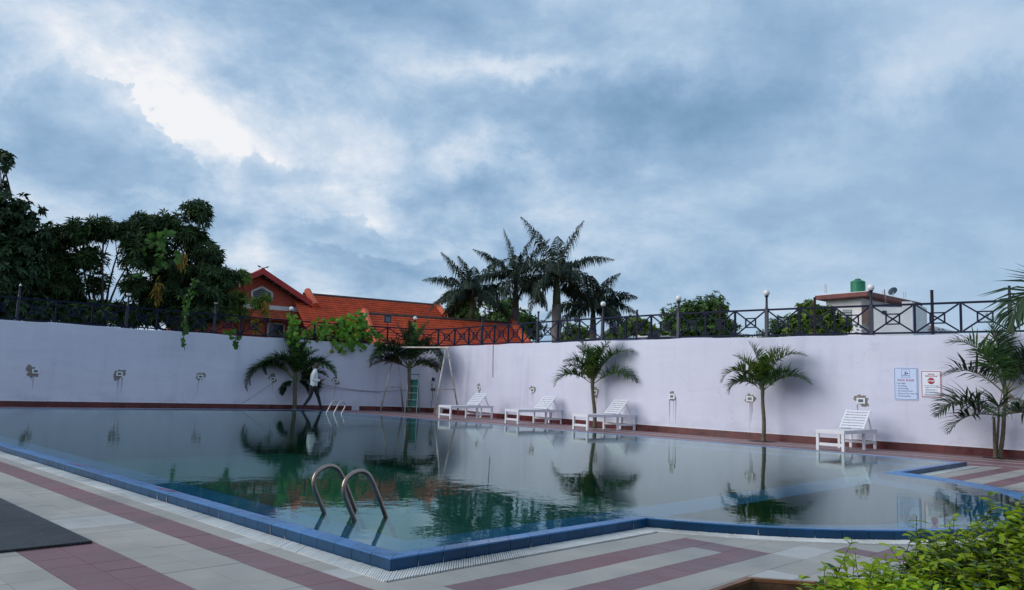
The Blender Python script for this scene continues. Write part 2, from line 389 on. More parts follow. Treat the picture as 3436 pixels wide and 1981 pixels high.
def filled(name, loops, z, mat, parent=None):
    bm = bmesh.new()
    edges = []
    for lp in loops:
        vs = [bm.verts.new(P(*p, z)) for p in lp]
        edges += [bm.edges.new((vs[i], vs[(i+1) % len(vs)])) for i in range(len(vs))]
    bmesh.ops.triangle_fill(bm, use_beauty=True, edges=edges, normal=(0, 0, 1))
    for f in bm.faces:
        if f.normal.z < 0: f.normal_flip()
    me = bpy.data.meshes.new(name); bm.to_mesh(me); bm.free(); me.materials.append(mat)
    o = bpy.data.objects.new(name, me); C.objects.link(o)
    if parent is not None: o.parent = parent
    return o

# ---- ground, deck slab
DU0, DU1, DV0, DV1 = -9.0, 27.0, -9.0, 19.5
def ground():
    big = 900.0
    inner = [P(DU0, DV0, -.02), P(DU0, DV1, -.02), P(DU1, DV1, -.02), P(DU1, DV0, -.02)]
    cen = sum(inner, Vector()) / 4
    outer = [cen + (p - cen).normalized() * big for p in inner]
    for p in outer: p.z = -.02
    mb = MB(); mb.add(inner + outer, [(i, (i+1) % 4, 4 + (i+1) % 4, 4 + i) for i in range(4)])
    o = mb.build('ground', M['ground']); bm = bmesh.new(); bm.from_mesh(o.data)
    for f in bm.faces:
        if f.normal.z < 0: f.normal_flip()
    bm.to_mesh(o.data); bm.free(); return tag(o, kind='structure')
ground()
deck = tag(filled('deck', [[(DU0, DV0), (DU0, DV1), (DU1, DV1), (DU1, DV0)], outline(0.0)], -.012, M['grout']), kind='structure')

# ---- deck tiles
def tile_colour(u, v):
    dc = math.hypot(u - CU, v - CV)
    if v >= 12.2 and not (u < .3 and v < 13.1):                # far side, lengthwise bands
        for a, b, k in ((0, 12.66, 'd'), (12.66, 13.55, 'm'), (13.55, 13.68, 't'), (13.68, 14.5, 'm'), (14.5, 14.64, 't'), (14.64, 15.15, 'm'), (15.15, 15.29, 't'), (15.29, 30, 'm')):
            if a <= v < b: return k
    if u > 21.0: return 'm'
    if v < -.17:
        w_ = -v
        for a, b, k in ((.17, .32, 'g'), (.32, .57, 'm'), (.57, 1.04, 'g'), (1.04, 1.5, 'm'), (1.5, 1.97, 'g'), (1.97, 2.2, 'm')):
            if a <= w_ < b:
                if k == 'g' and ((w_ < .32 and (-.05 < u < .2 or 1.15 < u < 1.4)) or (.57 < w_ < 1.04 and 2.29 < u < 2.8)): return 'l'
                return k
        return 'g'
    if v > 9.0:                                                 # right of the pool
        for a, b, k in ((.17, .43, 'g'), (.43, .70, 'm'), (.70, 1.0, 'g'), (1.0, 1.27, 'm')):
            if a <= .3 - u < b: return k
        return 'g'
    if v > 2.45 and dc < CR + 1.2 and u < -1.2 and v > 2.9 and CR + .42 < dc < CR + .68: return 'm'
    if v < 2.45:
        if v < 0.02: return 'g'
        for a, b, k in ((.17, .45, 'g'), (.45, .68, 'm'), (.68, .92, 'g'), (.92, 1.15, 'm')):
            if a <= -u < b:
                if k == 'g' and .68 <= -u and v > 2.18: return 'm'
                return k
        if 1.38 < -u < 1.62 and 1.69 < v < 1.94: return 'l'
        return 'g'
    if -1.39 < u < -1.13 and 2.45 < v < 2.93: return 'l'
    return 'g'
def clip(poly, n, d):
    out = []
    for i, p in enumerate(poly):
        q = poly[(i + 1) % len(poly)]
        a = p[0]*n[0] + p[1]*n[1] - d; b = q[0]*n[0] + q[1]*n[1] - d
        if a >= 0: out.append(p)
        if (a < 0) != (b < 0):
            t = a / (a - b); out.append((p[0] + (q[0]-p[0])*t, p[1] + (q[1]-p[1])*t))
    return out
def tiles():
    cells = []
    def grid(us, vs, gap=.0016):
        for i in range(len(us) - 1):
            for j in range(len(vs) - 1):
                cells.append((us[i] + gap, us[i+1] - gap, vs[j] + gap, vs[j+1] - gap))
    def steps(a, b, s): n = max(1, round((b - a) / s)); return [a + (b - a)*i/n for i in range(n + 1)]
    vleft = [-8.8] + steps(-8.6, -2.2, .4) [:-1]+ [-2.2, -1.97, -1.735, -1.5, -1.27, -1.04, -.805, -.57, -.32, -.17]
    grid(steps(-1.17, 9.4, .235), vleft[-11:]); grid(steps(9.4, 24.2, .47), vleft[-11:]); grid(steps(-8.8, -1.17, .477), vleft[-11:])
    grid(steps(-8.8, 24.2, .8), vleft[:-10])
    ur = [-8.8] + steps(-8.3, -2.09, .48)[:-1] + [-2.09, -1.855, -1.62, -1.39, -1.15, -.92, -.68, -.45, -.2]
    grid(ur, [-.17, .02] + steps(.02, 2.18, .24)[1:] + [2.45] + steps(2.45, 9.35, .24)[1:])
    grid([-8.8] + steps(-8.3, -2.5, .6) + [-2.2, -1.92, -1.64, -1.36, -.97, -.70, -.40, -.13, .13], steps(9.35, 13.1, .24)[0:])
    grid(steps(-8.8, 22, .3), [12.66, 12.96, 13.25, 13.55, 13.68, 13.95, 14.22, 14.5, 14.64, 14.9, 15.15, 15.29, 15.6, 15.9, 16.2, 16.6, 17.0])
    grid(steps(21.4, 24.2, .4), steps(-.17, 12.66, .4))
    K = {'g': 'tile_grey', 'm': 'tile_maroon', 'l': 'tile_light', 't': 'tile_tan'}
    polys = []
    for a, b, c, d in cells:
        uc, vc = (a + b)/2, (c + d)/2
        k = tile_colour(uc, vc)
        if k not in K: continue
        pl = [(a, c), (b, c), (b, d), (a, d)]
        dx, dy = uc - CU, vc - CV; dc = math.hypot(dx, dy)
        if u_near_bay(uc, vc) and dc < CR + .6:
            pl = clip(pl, (dx/dc, dy/dc), (dx/dc)*CU + (dy/dc)*CV + CR + .20)
            if len(pl) < 3: continue
        if vc > 12.5 and uc > -1: pass
        ctr = P(uc, vc)
        r = ctr - Vector((0, 0, CAM_H)); dist = r.length
        area = (b - a)*(d - c) * CAM_H / dist**3                # how large it shows
        sx = r.x / max(r.y, .01)
        vis = r.y > .5 and abs(sx) < .75 and r.y > 3.2
        polys.append((area if vis else -1, k, pl))
    polys.sort(key=lambda t: -t[0])
    vec = Vector((0, 0, -.010))
    for n, (ar, k, pl) in enumerate(polys):
        zt = random.uniform(-.0008, .0008)
        if n < 300:
            mb = MB(); pts = [P(*p, zt) for p in pl]; mb.prism([p + vec for p in pts], -vec)
            mb.build('tile', M[K[k]], deck)
    rest = {}
    for ar, k, pl in polys[300:]:
        mb = rest.setdefault(k, MB()); pts = [P(*p, random.uniform(-.0008, .0008)) for p in pl]; mb.prism([p + vec for p in pts], -vec)
    for k, mb in rest.items():
        tag(mb.build({'g': 'grey_tiles', 'm': 'maroon_tiles', 'l': 'light_tiles', 't': 'tan_tiles'}[k], M[K[k]], deck), kind='stuff')
def u_near_bay(u, v): return u < .4 and 2.3 < v < 9.7
tiles()

# ---- pool: coping tiles, risers, ledge, basins, water
pool = tag(filled('pool', [outline(.245), [(.80, .76), (20.4, .76), (20.4, 11.35), (.95, 11.9)],
        [(CU + 2.72*math.cos(t), CV + 2.72*math.sin(t)) for t in [math.acos((.36 - CU)/2.72) + (2*PI - 2*math.acos((.36 - CU)/2.72))*i/30 for i in range(31)]]],
        -.035, M['pool_ledge']), kind='structure')
def basins():
    mb = MB()
    for lp, z in (([(.80, .76), (20.4, .76), (20.4, 11.35), (.95, 11.9)], -1.35),
                  ([(CU + 2.72*math.cos(t), CV + 2.72*math.sin(t)) for t in [math.acos((.36 - CU)/2.72) + (2*PI - 2*math.acos((.36 - CU)/2.72))*i/30 for i in range(31)]], -.75)):
        n = len(lp); b = len(mb.v)
        mb.add([P(*p, -.035) for p in lp] + [P(*p, z) for p in lp], [(i, (i+1) % n, n + (i+1) % n, n + i) for i in range(n)] + [tuple(range(n, 2*n))])
    mb.build('basin', M['pool_floor'], pool)
basins()
def coping():
    so_, si_ = ring(0.0), ring(.25)
    g = .010
    for k, (o, i_) in enumerate(zip(so_, si_)):
        step = 1
        for j in range(0, len(o) - 1, step):
            a, b = P(*o[j], POOL_Z), P(*o[j+1], POOL_Z); c, d = P(*i_[j+1], WATER_Z - .006), P(*i_[j], WATER_Z - .006)
            if k in (3, 4):                                     # the far sides are brim-full
                a.z = b.z = WATER_Z + .007; c.z = d.z = WATER_Z - .02
            sh = lambda p, q: p + (q - p) * g
            a2, b2, c2, d2 = sh(a, b), sh(b, a), sh(c, d), sh(d, c)
            dz = Vector((0, 0, -.012)); jit = Vector((0, 0, random.uniform(-.0006, .0006)))
            mb = MB(); mb.prism([p + dz for p in (a2 + jit, b2 + jit, c2, d2)], -dz)
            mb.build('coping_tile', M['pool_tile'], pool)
            if k in (0, 1, 2, 5):
                out = Vector(((b - a).y, -(b - a).x, 0)).normalized()
                if (out.dot(a - c)) < 0: out = -out
                e0, e1 = a2 - out*.004, b2 - out*.004
                lo = Vector((0, 0, -POOL_Z - .004)); top = Vector((0, 0, -.009))
                mb = MB(); mb.prism([e0 + lo, e1 + lo, e1 + top, e0 + top], out*.007)
                mb.build('riser_tile', M['pool_tile_shaded'], pool)
    # grout bed under the tiles, with the lime line along the rim
    O, I = outline(.006), outline(.25); n = len(O)
    mb = MB()
    mb.add([P(*p, -.012) for p in O] + [P(*p, WATER_Z - .008 if (p[0] > 20.9 or p[1] > 11.9) else POOL_Z - .008) for p in O] + [P(*p, WATER_Z - .016) for p in I] + [P(*p, -.06) for p in I],
           [f for i in range(n) for f in ((i, (i+1) % n, n + (i+1) % n, n + i), (n + i, n + (i+1) % n, 2*n + (i+1) % n, 2*n + i), (2*n + i, 2*n + (i+1) % n, 3*n + (i+1) % n, 3*n + i))])
    mb.build('grout_bed', M['lime'], pool)
    # lime runs below some riser joints
    mb = MB(); rs = random.Random(4)
    for k in (0, 1, 5):
        o = so_[k]
        for j in range(1, len(o) - 1):
            if k == 5 and j < 60: continue
            if rs.random() < .5:
                a = P(*o[j], 0); b = P(*o[j+1], 0); d = (b - a).normalized(); out = Vector((d.y, -d.x, 0))
                if out.dot(P(*o[j]) - P(CU + 3, CV)) < 0: out = -out
                wd = rs.uniform(.003, .009); h = rs.uniform(.02, .066)
                q = a + out*.0065
                mb.prism([q - d*wd + Vector((0, 0, .001)), q + d*wd*1.2 + Vector((0, 0, .001)), q + d*.001 + Vector((0, 0, h)), q - d*.001 + Vector((0, 0, h))], out*.0012)
    mb.build('lime_run', M['lime'], pool)
coping()
wl = outline(.03)
mbw = MB(); mbw.poly([P(*p, WATER_Z) for p in wl])
bmw = filled('pool_water', [wl], WATER_Z, M['water']); tag(bmw, kind='structure')
bpy.data.objects['pool_water'].name = 'pool_water'

# depth marks painted in red on the coping
M['red_paint'] = material('red_paint', (.36, .05, .10), .5, .2, 20)
def text_mesh(body, size, mat, name, parent, Mx, extrude=0.0, align='CENTER', bold=0.0, sx=1.0):
    cu = bpy.data.curves.new(name, 'FONT'); cu.body = body; cu.size = size; cu.align_x = align; cu.align_y = 'CENTER'; cu.extrude = extrude; cu.offset = bold
    cu.resolution_u = 3
    tmp = bpy.data.objects.new('tmp_text', cu); C.objects.link(tmp)
    me = bpy.data.meshes.new_from_object(tmp.evaluated_get(bpy.context.evaluated_depsgraph_get()))
    bpy.data.objects.remove(tmp); bpy.data.curves.remove(cu)
    me.transform(Matrix.Diagonal((sx, 1, 1, 1))); me.transform(Mx)
    me.materials.clear(); me.materials.append(mat); me.name = name
    o = bpy.data.objects.new(name, me); C.objects.link(o)
    if parent is not None: o.parent = parent
    return o
def depth_mark(u, body):
    slope = (POOL_Z - WATER_Z + .006) / .25
    xa = Vector((-UX, -UY, 0)); ya = (Vector((VX, VY, -slope))).normalized(); za = xa.cross(ya)
    Mx = Matrix((xa, ya, za)).transposed().to_4x4(); Mx.translation = P(u, .115, POOL_Z - slope*.115 + .0025)
    text_mesh(body, .13, M['red_paint'], 'depth_mark', pool, Mx, align='CENTER', bold=.004, sx=1.5)
depth_mark(3.55, '4 FT'); depth_mark(5.95, '5 FT')

# overflow grating: narrow white slats round the pool, too fine to pick apart
def grating():
    root = thing('overflow_grating', 'white slatted overflow grating lying along the foot of the blue pool rim', 'grating', P(0, -.09))
    loc = root.location
    mb = MB(); tr = MB()
    pitch = .021
    def run(o, i_):
        for j in range(len(o) - 1):
            a, b, c, d = [Vector(p) for p in (o[j], o[j+1], i_[j+1], i_[j])]
            n = max(1, round((b - a).length / pitch))
            for q in range(n):
                t0, t1 = (q + .10)/n, (q + .80)/n
                z0 = .004 + random.uniform(-.0012, .0012)
                pts = [a.lerp(b, t0), a.lerp(b, t1), d.lerp(c, t1), d.lerp(c, t0)]
                mb.prism([P(p.x, p.y, -.006) for p in pts], (0, 0, z0 + .006))
    near = lambda d: ring(d)
    o, i_ = ring(-.175), ring(-.014)
    for k in (0, 1, 2, 5): run(o[k], i_[k])
    fo, fi = ring(-.16), ring(-.014)
    mb.build('slats', M['grate'], root, origin=loc)
    root.children[0]['kind'] = 'stuff'
    O, I = outline(-.178), outline(-.002); n = len(O)
    tr.add([P(*p, -.0085) for p in O] + [P(*p, -.0085) for p in I], [(i, (i+1) % n, n + (i+1) % n, n + i) for i in range(n)])
    tr.build('trough', M['trough'], root, origin=loc)
grating()

# ------------------------------------------------------------------ boundary wall
WP = np.array([(-20.2,19.6),(-15.06,23.83),(-8.84,28.88),(-5.46,31.1),(-3.55,31.75),(-2.1,30.55),(-.536,28.2),(4.742,21.65),(10.26,16.74),(15,12.75)])
def wall_curve(n=24):
    pts = []; Q = np.vstack([2*WP[0]-WP[1], WP, 2*WP[-1]-WP[-2]])
    for i in range(1, len(Q) - 2):
        for k in range(n):
            t = k/n; p0, p1, p2, p3 = Q[i-1:i+3]
            pts.append(.5*((2*p1)+(-p0+p2)*t+(2*p0-5*p1+4*p2-p3)*t*t+(-p0+3*p1-3*p2+p3)*t**3))
    pts.append(WP[-1]); pts = np.array(pts)
    return pts, np.r_[0, np.cumsum(np.linalg.norm(np.diff(pts, axis=0), axis=1))]
WPT, WS = wall_curve()
WALL_H = 2.57
def wat(s, z=0.0, off=0.0):
    """point on the wall's face at run s; off > 0 moves towards the pool"""
    p = Vector((float(np.interp(s, WS, WPT[:, 0])), float(np.interp(s, WS, WPT[:, 1])), z))
    return p + wnorm(s) * off
def wtan(s):
    a = np.array([np.interp(s + .05, WS, WPT[:, k]) - np.interp(s - .05, WS, WPT[:, k]) for k in (0, 1)])
    return Vector((a[0], a[1], 0)).normalized()
def wnorm(s):
    t = wtan(min(max(s, .06), WS[-1] - .06)); return Vector((t.y, -t.x, 0))
def wall():
    root = thing('boundary_wall', 'tall white plastered boundary wall curving round the far side of the pool', 'wall', wat(20, 0))
    loc = root.location
    mb = MB(); S = np.linspace(0, WS[-1], 240); rs = random.Random(2)
    prof = [(0.0, 0.0)] + [(0.0, z) for z in (.4, 1.0, 1.6, 2.1, 2.45)] + [(0.0, WALL_H - .012), (-.012, WALL_H), (-.24, WALL_H), (-.24, 0)]
    k = len(prof); vs = []; fs = []
    for s in S:
        tz = .010*math.sin(s*1.7) + .006*math.sin(s*4.1)
        for o, z in prof: vs.append(wat(s, z + (tz if z > 2.4 else 0), o))
    for i in range(len(S) - 1):
        for j in range(k - 1):
            fs.append((i*k + j, (i+1)*k + j, (i+1)*k + j + 1, i*k + j + 1))
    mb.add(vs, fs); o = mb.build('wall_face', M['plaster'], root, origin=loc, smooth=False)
    for f in o.data.polygons: f.use_smooth = True
    o.data.set_sharp_from_angle(angle=R(35))
    # skirting of dark red tiles
    s = .1; cap = MB()
    while s < WS[-1] - .4:
        a, b = s + .0015, s + .3 - .0015
        h = .165 + rs.uniform(-.003, .003); pr = .012 + rs.uniform(-.002, .002)
        if not (17.93 < s < 18.25):
            m_ = MB(); m_.prism([wat(a, -.004, .001), wat(b, -.004, .001), wat(b, h, .001), wat(a, h, .001)], wnorm(s + .15)*pr)
            m_.build('skirting_tile', M['skirting'], root, origin=loc)
        cap.prism([wat(a, .168, .001), wat(b + .003, .168, .001), wat(b + .003, .180 + rs.uniform(-.004, .006), .001), wat(a, .180 + rs.uniform(-.004, .006), .001)], wnorm(s + .15)*.016)
        s += .3
    cap.build('skirting_cap', M['skirt_cap'], root, origin=loc)
    return root
wall()

# ------------------------------------------------------------------ railing on the wall and its globe lamps
LAMP_S = [6.87, 9.94, 12.79, 15.55, 18.39, 20.47, 24.5, 27.77, 30.82, 33.67, 36.28, 38.81, 41.58]
FZ0, FZ1, FOFF = WALL_H + .055, WALL_H + .70, -.10
def fence():
    root = thing('railing', 'dark blue steel railing with crossed bars running along the white wall top', 'railing', wat(22, WALL_H, FOFF))
    loc = root.location
    stops = [1.0, 3.9] + LAMP_S + [44.4, 47.0]
    for a, b in zip(stops[:-1], stops[1:]):
        n = max(2, round((b - a) / .93))
        for i in range(n):
            s0, s1 = a + (b - a)*i/n, a + (b - a)*(i+1)/n
            p = lambda s, z, o=0.0: wat(s, z, FOFF + o)
            nrm = wnorm((s0 + s1)/2)
            for nm, z, h in (('bottom_rail', FZ0, .04), ('top_rail', FZ1, .045)):
                MB().bar(p(s0, z), p(s1, z), .045, h).build(nm, M['fence'], root, origin=loc)
            if i > 0: MB().bar(p(s0, FZ0 + .021), p(s0, FZ1 - .023), .045, .05, up=tuple(nrm)).build('picket', M['fence'], root, origin=loc)
            z0, z1 = FZ0 + .025, FZ1 - .028; e = .04
            for q, (za, zb) in enumerate(((z0, z1), (z1, z0))):
                MB().bar(p(s0 + e, za, .004*q - .002), p(s1 - e, zb, .004*q - .002), .022, .034, up=(0, 0, 1)).build('diagonal_bar', M['fence'], root, origin=loc)
            sc, zc = (s0 + s1)/2, (z0 + z1)/2; hw, hh = (s1 - s0)*.155, .115
            m_ = MB(); A_, B_, C_, D_ = p(sc - hw, zc - hh), p(sc + hw, zc - hh), p(sc + hw, zc + hh), p(sc - hw, zc + hh)
            t = wtan(sc)
            m_.bar(A_ - t*.014, B_ + t*.014, .03, .028); m_.bar(D_ - t*.014, C_ + t*.014, .03, .028)
            m_.bar(A_ + Vector((0, 0, .014)), D_ - Vector((0, 0, .014)), .03, .028, up=tuple(nrm)); m_.bar(B_ + Vector((0, 0, .014)), C_ - Vector((0, 0, .014)), .03, .028, up=tuple(nrm))
            m_.build('square_frame', M['fence'], root, origin=loc)
fence()

LAMP_LABELS = ['broken lamp post at the far left of the railing, in front of the dark trees',
 'lamp post with the broken white globe in front of the mango trunk',
 'lamp post with only a white globe rim left, beside the hanging vine strand',
 'globe lamp with its post wrapped in leaves, in front of the brick gable',
 'globe lamp rising from the leafy end of the vine on the railing',
 'globe lamp directly above the green stepladder corner, with a yellow-green creeper below it',
 'globe lamp left of the tallest royal palm, in front of the orange tiled roof',
 'lamp post with a bare holder and no globe, just left of the grey palm trunk',
 'globe lamp in front of the rightmost royal palm',
 'globe lamp left of the round green tree on the right',
 'globe lamp standing against open sky between the two green trees',
 'globe lamp in front of the white building with the green tank',
 'lamp post at the far right, hidden at its top by the hanging palm frond']
def lamps():
    for i, s in enumerate(LAMP_S):
        base = wat(s, WALL_H, FOFF)
        root = thing('globe_lamp', LAMP_LABELS[i], 'lamp post', base, 0, 'globe lamps along the railing')
        n = wnorm(s); rz = math.atan2(wtan(s).y, wtan(s).x); Mr = Matrix.Rotation(rz, 3, 'Z')
        MB().box((0, 0, .365), (.078, .078, .73), Mr).build('post', M['lamp_pole'], root)
        MB().box((0, 0, .012), (.15, .13, .022), Mr).build('base_plate', M['lamp_pole'], root)
        if i == 12:
            MB().lathe([(.028, .73), (.028, 1.02), (.0, 1.02)]).build('pole', M['lamp_pole'], root, smooth=True); continue
        MB().lathe([(.048, .73), (.034, .75), (.030, .80), (.028, 1.0), (.034, 1.03), (.05, 1.045), (.052, 1.06), (.03, 1.065), (0, 1.066)], n=16).build('pole', M['lamp_pole'], root, smooth=True)
        if i in (0, 7):
            MB().lathe([(.03, 1.066), (.028, 1.10), (.018, 1.105), (.016, 1.125), (0, 1.13)], n=12).build('bulb_holder', M['white_plastic'], root, smooth=True)
            continue
        r = .080; zc = 1.066 + r*.86
        if i in (1, 2):
            top = .1 if i == 1 else -.45
            pr = [(r*math.cos(t), zc + r*math.sin(t)) for t in np.linspace(-1.15, top, 9)]
            pr += [(x*.95, z) for x, z in pr[::-1]]
            g = MB().lathe(pr, n=20)
        else:
            g = MB().lathe([(r*math.cos(t), zc + r*math.sin(t)) for t in np.linspace(-1.15, PI/2 - .001, 14)], n=24)
        g.build('globe', M['globe'], root, smooth=True)
lamps()

# ------------------------------------------------------------------ lights let into the wall, on patches of bare cement
def wall_frame(s, z, off=0.0): 
    t = wtan(s); return wat(s, z, off), math.atan2(t.y, t.x)
FIX = [(7.49, 1.07, 'widest torn patch, leftmost on the wall', 1.15),
       (9.85, 1.08, 'with two long drips, second from the left edge', 1.15),
       (12.42, 1.08, 'left of the palm, third from the left edge', .95),
       (14.98, 1.09, 'behind the palm by the walking man', 1.0),
       (17.39, 1.10, 'just right of the walking man', .95),
       (24.60, 1.02, 'above the leftmost lounger', .85),
       (27.71, 1.01, 'above the second lounger from the left', .9),
       (30.67, 1.02, 'behind the slim palm trunk and third lounger', 1.0),
       (33.56, .99, 'alone on the bare wall between the two small palms', .8),
       (35.88, 1.01, 'left of the single palm trunk on the right', .85),
       (38.58, 1.06, 'above the rightmost lounger, below the pool rules board', .95),
       (41.60, 1.12, 'half hidden by the bushy palm at the right edge', 1.2)]
def fixtures():
    for i, (s, z, what, k) in enumerate(FIX):
        loc, rz = wall_frame(s, z); rs = random.Random(30 + i)
        root = thing('wall_light', 'slotted wall light on cement patch, ' + what, 'wall light', loc, rz, 'wall lights on cement patches')
        pts = []; n = 34; ph = [rs.uniform(0, 6.28) for _ in range(4)]
        off = (-.09, -.02) if i == 0 else (rs.uniform(-.02, .02), rs.uniform(-.02, .03))
        for j in range(n):
            a = 2*PI*j/n
            r = .142*k*(1 + .22*math.sin(2*a + ph[0]) + .16*math.sin(3*a + ph[1]) + .10*math.sin(7*a + ph[2]) + rs.uniform(-.13, .13))
            pts.append(Vector((off[0] + r*math.cos(a)*1.05, 0, off[1] + r*math.sin(a))))
        MB().prism([p + Vector((0, .002, 0)) for p in pts], (0, -.006, 0)).build('cement_patch', M['cement'], root)
        for q in range(rs.choice((1, 2, 3))):
            x = rs.uniform(-.12, .12); l = rs.uniform(.15, .75); w_ = rs.uniform(.006, .02); zb = -.10*k
            p = []
            for t in (0, .3, .6, 1.0): p.append((x + rs.uniform(-.006, .006), zb - l*t, w_*(1.1 - t)))
            out = [Vector((a - b, .002, c)) for a, c, b in p] + [Vector((a + b, .002, c)) for a, c, b in p[::-1]]
            MB().prism(out[::-1], (0, -.0045, 0)).build('cement_run', M['drip'], root)
        m_ = MB(); W, H_, d = .095, .066, .026
        for c, sz in (((0, -d/2, H_ - .016), (2*W, d, .032)), ((0, -d/2, -H_ + .016), (2*W, d, .032)), ((-W + .02, -d/2, 0), (.04, d - .002, 2*H_ - .064)), ((W - .02, -d/2, 0), (.04, d - .002, 2*H_ - .064))):
            m_.box(c, sz)
        m_.build('frame', M['white_plastic'], root)
        m_ = MB().box((0, -.009, 0), (2*W - .084, .006, 2*H_ - .068)); m_.box((0, -.013, .012), (2*W - .09, .006, .012))
        m_.build('slot', M['slot'], root)
fixtures()

# ------------------------------------------------------------------ the two notice boards
M['sign_white'] = material('sign_white', (.78, .83, .92), .35, .03, 5)
M['sign_pale_blue'] = material('sign_pale_blue', (.58, .68, .90), .35, .03, 5)
M['sign_blue'] = material('sign_blue', (.03, .07, .25), .4, .05, 5)
M['sign_red'] = material('sign_red', (.36, .015, .03), .4, .05, 5)
M['sign_grey'] = material('sign_grey', (.10, .12, .24), .5, .05, 5)
FACE = Matrix.Rotation(PI/2, 4, 'X')
def rrect(w_, h, r, n=5):
    pts = []
    for cx, cz, a0 in ((w_/2 - r, h/2 - r, 0), (-w_/2 + r, h/2 - r, PI/2), (-w_/2 + r, -h/2 + r, PI), (w_/2 - r, -h/2 + r, 1.5*PI)):
        for j in range(n + 1):
            a = a0 + PI/2*j/n; pts.append((cx + r*math.cos(a), cz + r*math.sin(a)))
    return pts
def outline_frame(w_, h, r, t, c, y0, dy):
    a, b = rrect(w_, h, r), rrect(w_ - 2*t, h - 2*t, max(.001, r - t)); n = len(a); mb = MB()
    vs = [Vector((p[0] + c[0], y, p[1] + c[1])) for y in (y0, y0 - dy) for L_ in (a, b) for p in L_]
    fs = []
    for i in range(n):
        j = (i + 1) % n
        fs += [(2*n + i, 2*n + j, 3*n + j, 3*n + i), (i, j, 2*n + j, 2*n + i), (n + j, n + i, 3*n + i, 3*n + j)]
    mb.add(vs, fs); return mb
def words(x, z, length, h, rs, y=-.0105):
    mb = MB(); p = x
    while p < x + length:
        l = min(rs.uniform(.008, .028), x + length - p)
        if l > .004: mb.prism([(p, y, z - h/2), (p + l, y, z - h/2), (p + l, y, z + h/2), (p, y, z + h/2)], (0, -.001, 0))
        p += l + .005
    return mb
def txt(body, size, mat, name, root, x, z, align='CENTER', bold=.0, sx=1.0, y=-.0112):
    return text_mesh(body, size, mat, name, root, Matrix.Translation((x, y, z)) @ FACE, align=align, bold=bold, sx=sx)
def signs():
    loc, rz = wall_frame(39.545, 1.475, .004)
    root = thing('pool_rules_board', 'blue bordered pool rules board with a swimmer symbol, on the white wall', 'sign', loc, rz)
    W, H_ = .49, .73
    MB().prism([Vector((x, 0, z)) for x, z in rrect(W, H_, .012)], (0, -.010, 0)).build('board', M['sign_pale_blue'], root)
    outline_frame(W - .025, H_ - .03, .03, .009, (0, 0), -.0101, .001).build('border', M['sign_blue'], root)
    outline_frame(.175, .19, .018, .006, (0, .225), -.0101, .001).build('symbol_frame', M['sign_blue'], root)
    sw = MB(); y = -.0102
    def pg(pts): sw.prism([(x, y, z + .225) for x, z in pts], (0, -.001, 0))
    pg([(-.045, -.022), (.012, -.022), (.022, -.004), (-.002, .030), (.030, .034), (.030, .046), (-.028, .040), (-.010, .004)])
    pg([(.040 + .016*math.cos(a), .004 + .018*math.sin(a)) for a in np.linspace(0, 2*PI, 14)[:-1]])
    pg([(-.07, -.044), (-.05, -.038), (-.03, -.046), (-.01, -.038), (.01, -.046), (.03, -.038), (.05, -.046), (.07, -.038), (.07, -.052), (-.07, -.056)])
    sw.build('swimmer_symbol', M['sign_blue'], root)
    txt('POOL RULES', .062, M['sign_red'], 'heading', root, 0, .075, bold=.0012)
    for k, t in enumerate(('No Glass', 'No Diving', 'No Running', 'No Food in Pool', 'Swim at Your own risk', 'No Exceptions')):
        z = .005 - k*.056
        txt(t, .044, M['sign_grey'], 'rule_line', root, -.165, z, 'LEFT', .0010)
        MB().prism([(-.192 + .006*math.cos(a), -.0102, z + .006*math.sin(a)) for a in np.linspace(0, 2*PI, 9)[:-1]], (0, -.001, 0)).build('bullet', M['sign_grey'], root)
    loc, rz = wall_frame(40.06, 1.48, .004)
    root = thing('visitor_notice', 'smaller red bordered visitor precautions notice with a stop sign, on the white wall', 'sign', loc, rz)
    W, H_ = .40, .58; rs = random.Random(5)
    MB().prism([Vector((x, 0, z)) for x, z in rrect(W, H_, .006)], (0, -.010, 0)).build('board', M['sign_white'], root)
    outline_frame(W - .012, H_ - .014, .006, .014, (0, 0), -.0101, .001).build('border', M['sign_red'], root)
    txt('VISITOR', .037, M['sign_red'], 'heading', root, 0, .212, bold=.0016)
    txt('PRECAUTIONS', .037, M['sign_red'], 'heading', root, 0, .172, bold=.0016)
    MB().prism([(.076*math.cos(PI/8 + k*PI/4), -.0102, .068 + .076*math.sin(PI/8 + k*PI/4)) for k in range(8)], (0, -.0008, 0)).build('stop_octagon', M['sign_red'], root)
    txt('STOP', .056, M['sign_white'], 'stop_word', root, 0, .066, bold=.0014)
    m_ = MB()
    for x, z, l in ((-.15, -.038, .30), (-.12, -.070, .27), (-.12, -.085, .08), (-.12, -.122, .24), (-.12, -.137, .19), (-.12, -.172, .24), (-.12, -.187, .15), (-.155, -.222, .31), (-.13, -.246, .26)):
        q = words(x, z, l, .009 if z > -.2 else .013, rs); m_.add(q.v, q.f)
    tag(m_.build('small_print', M['sign_grey'], root), kind='stuff')
signs()

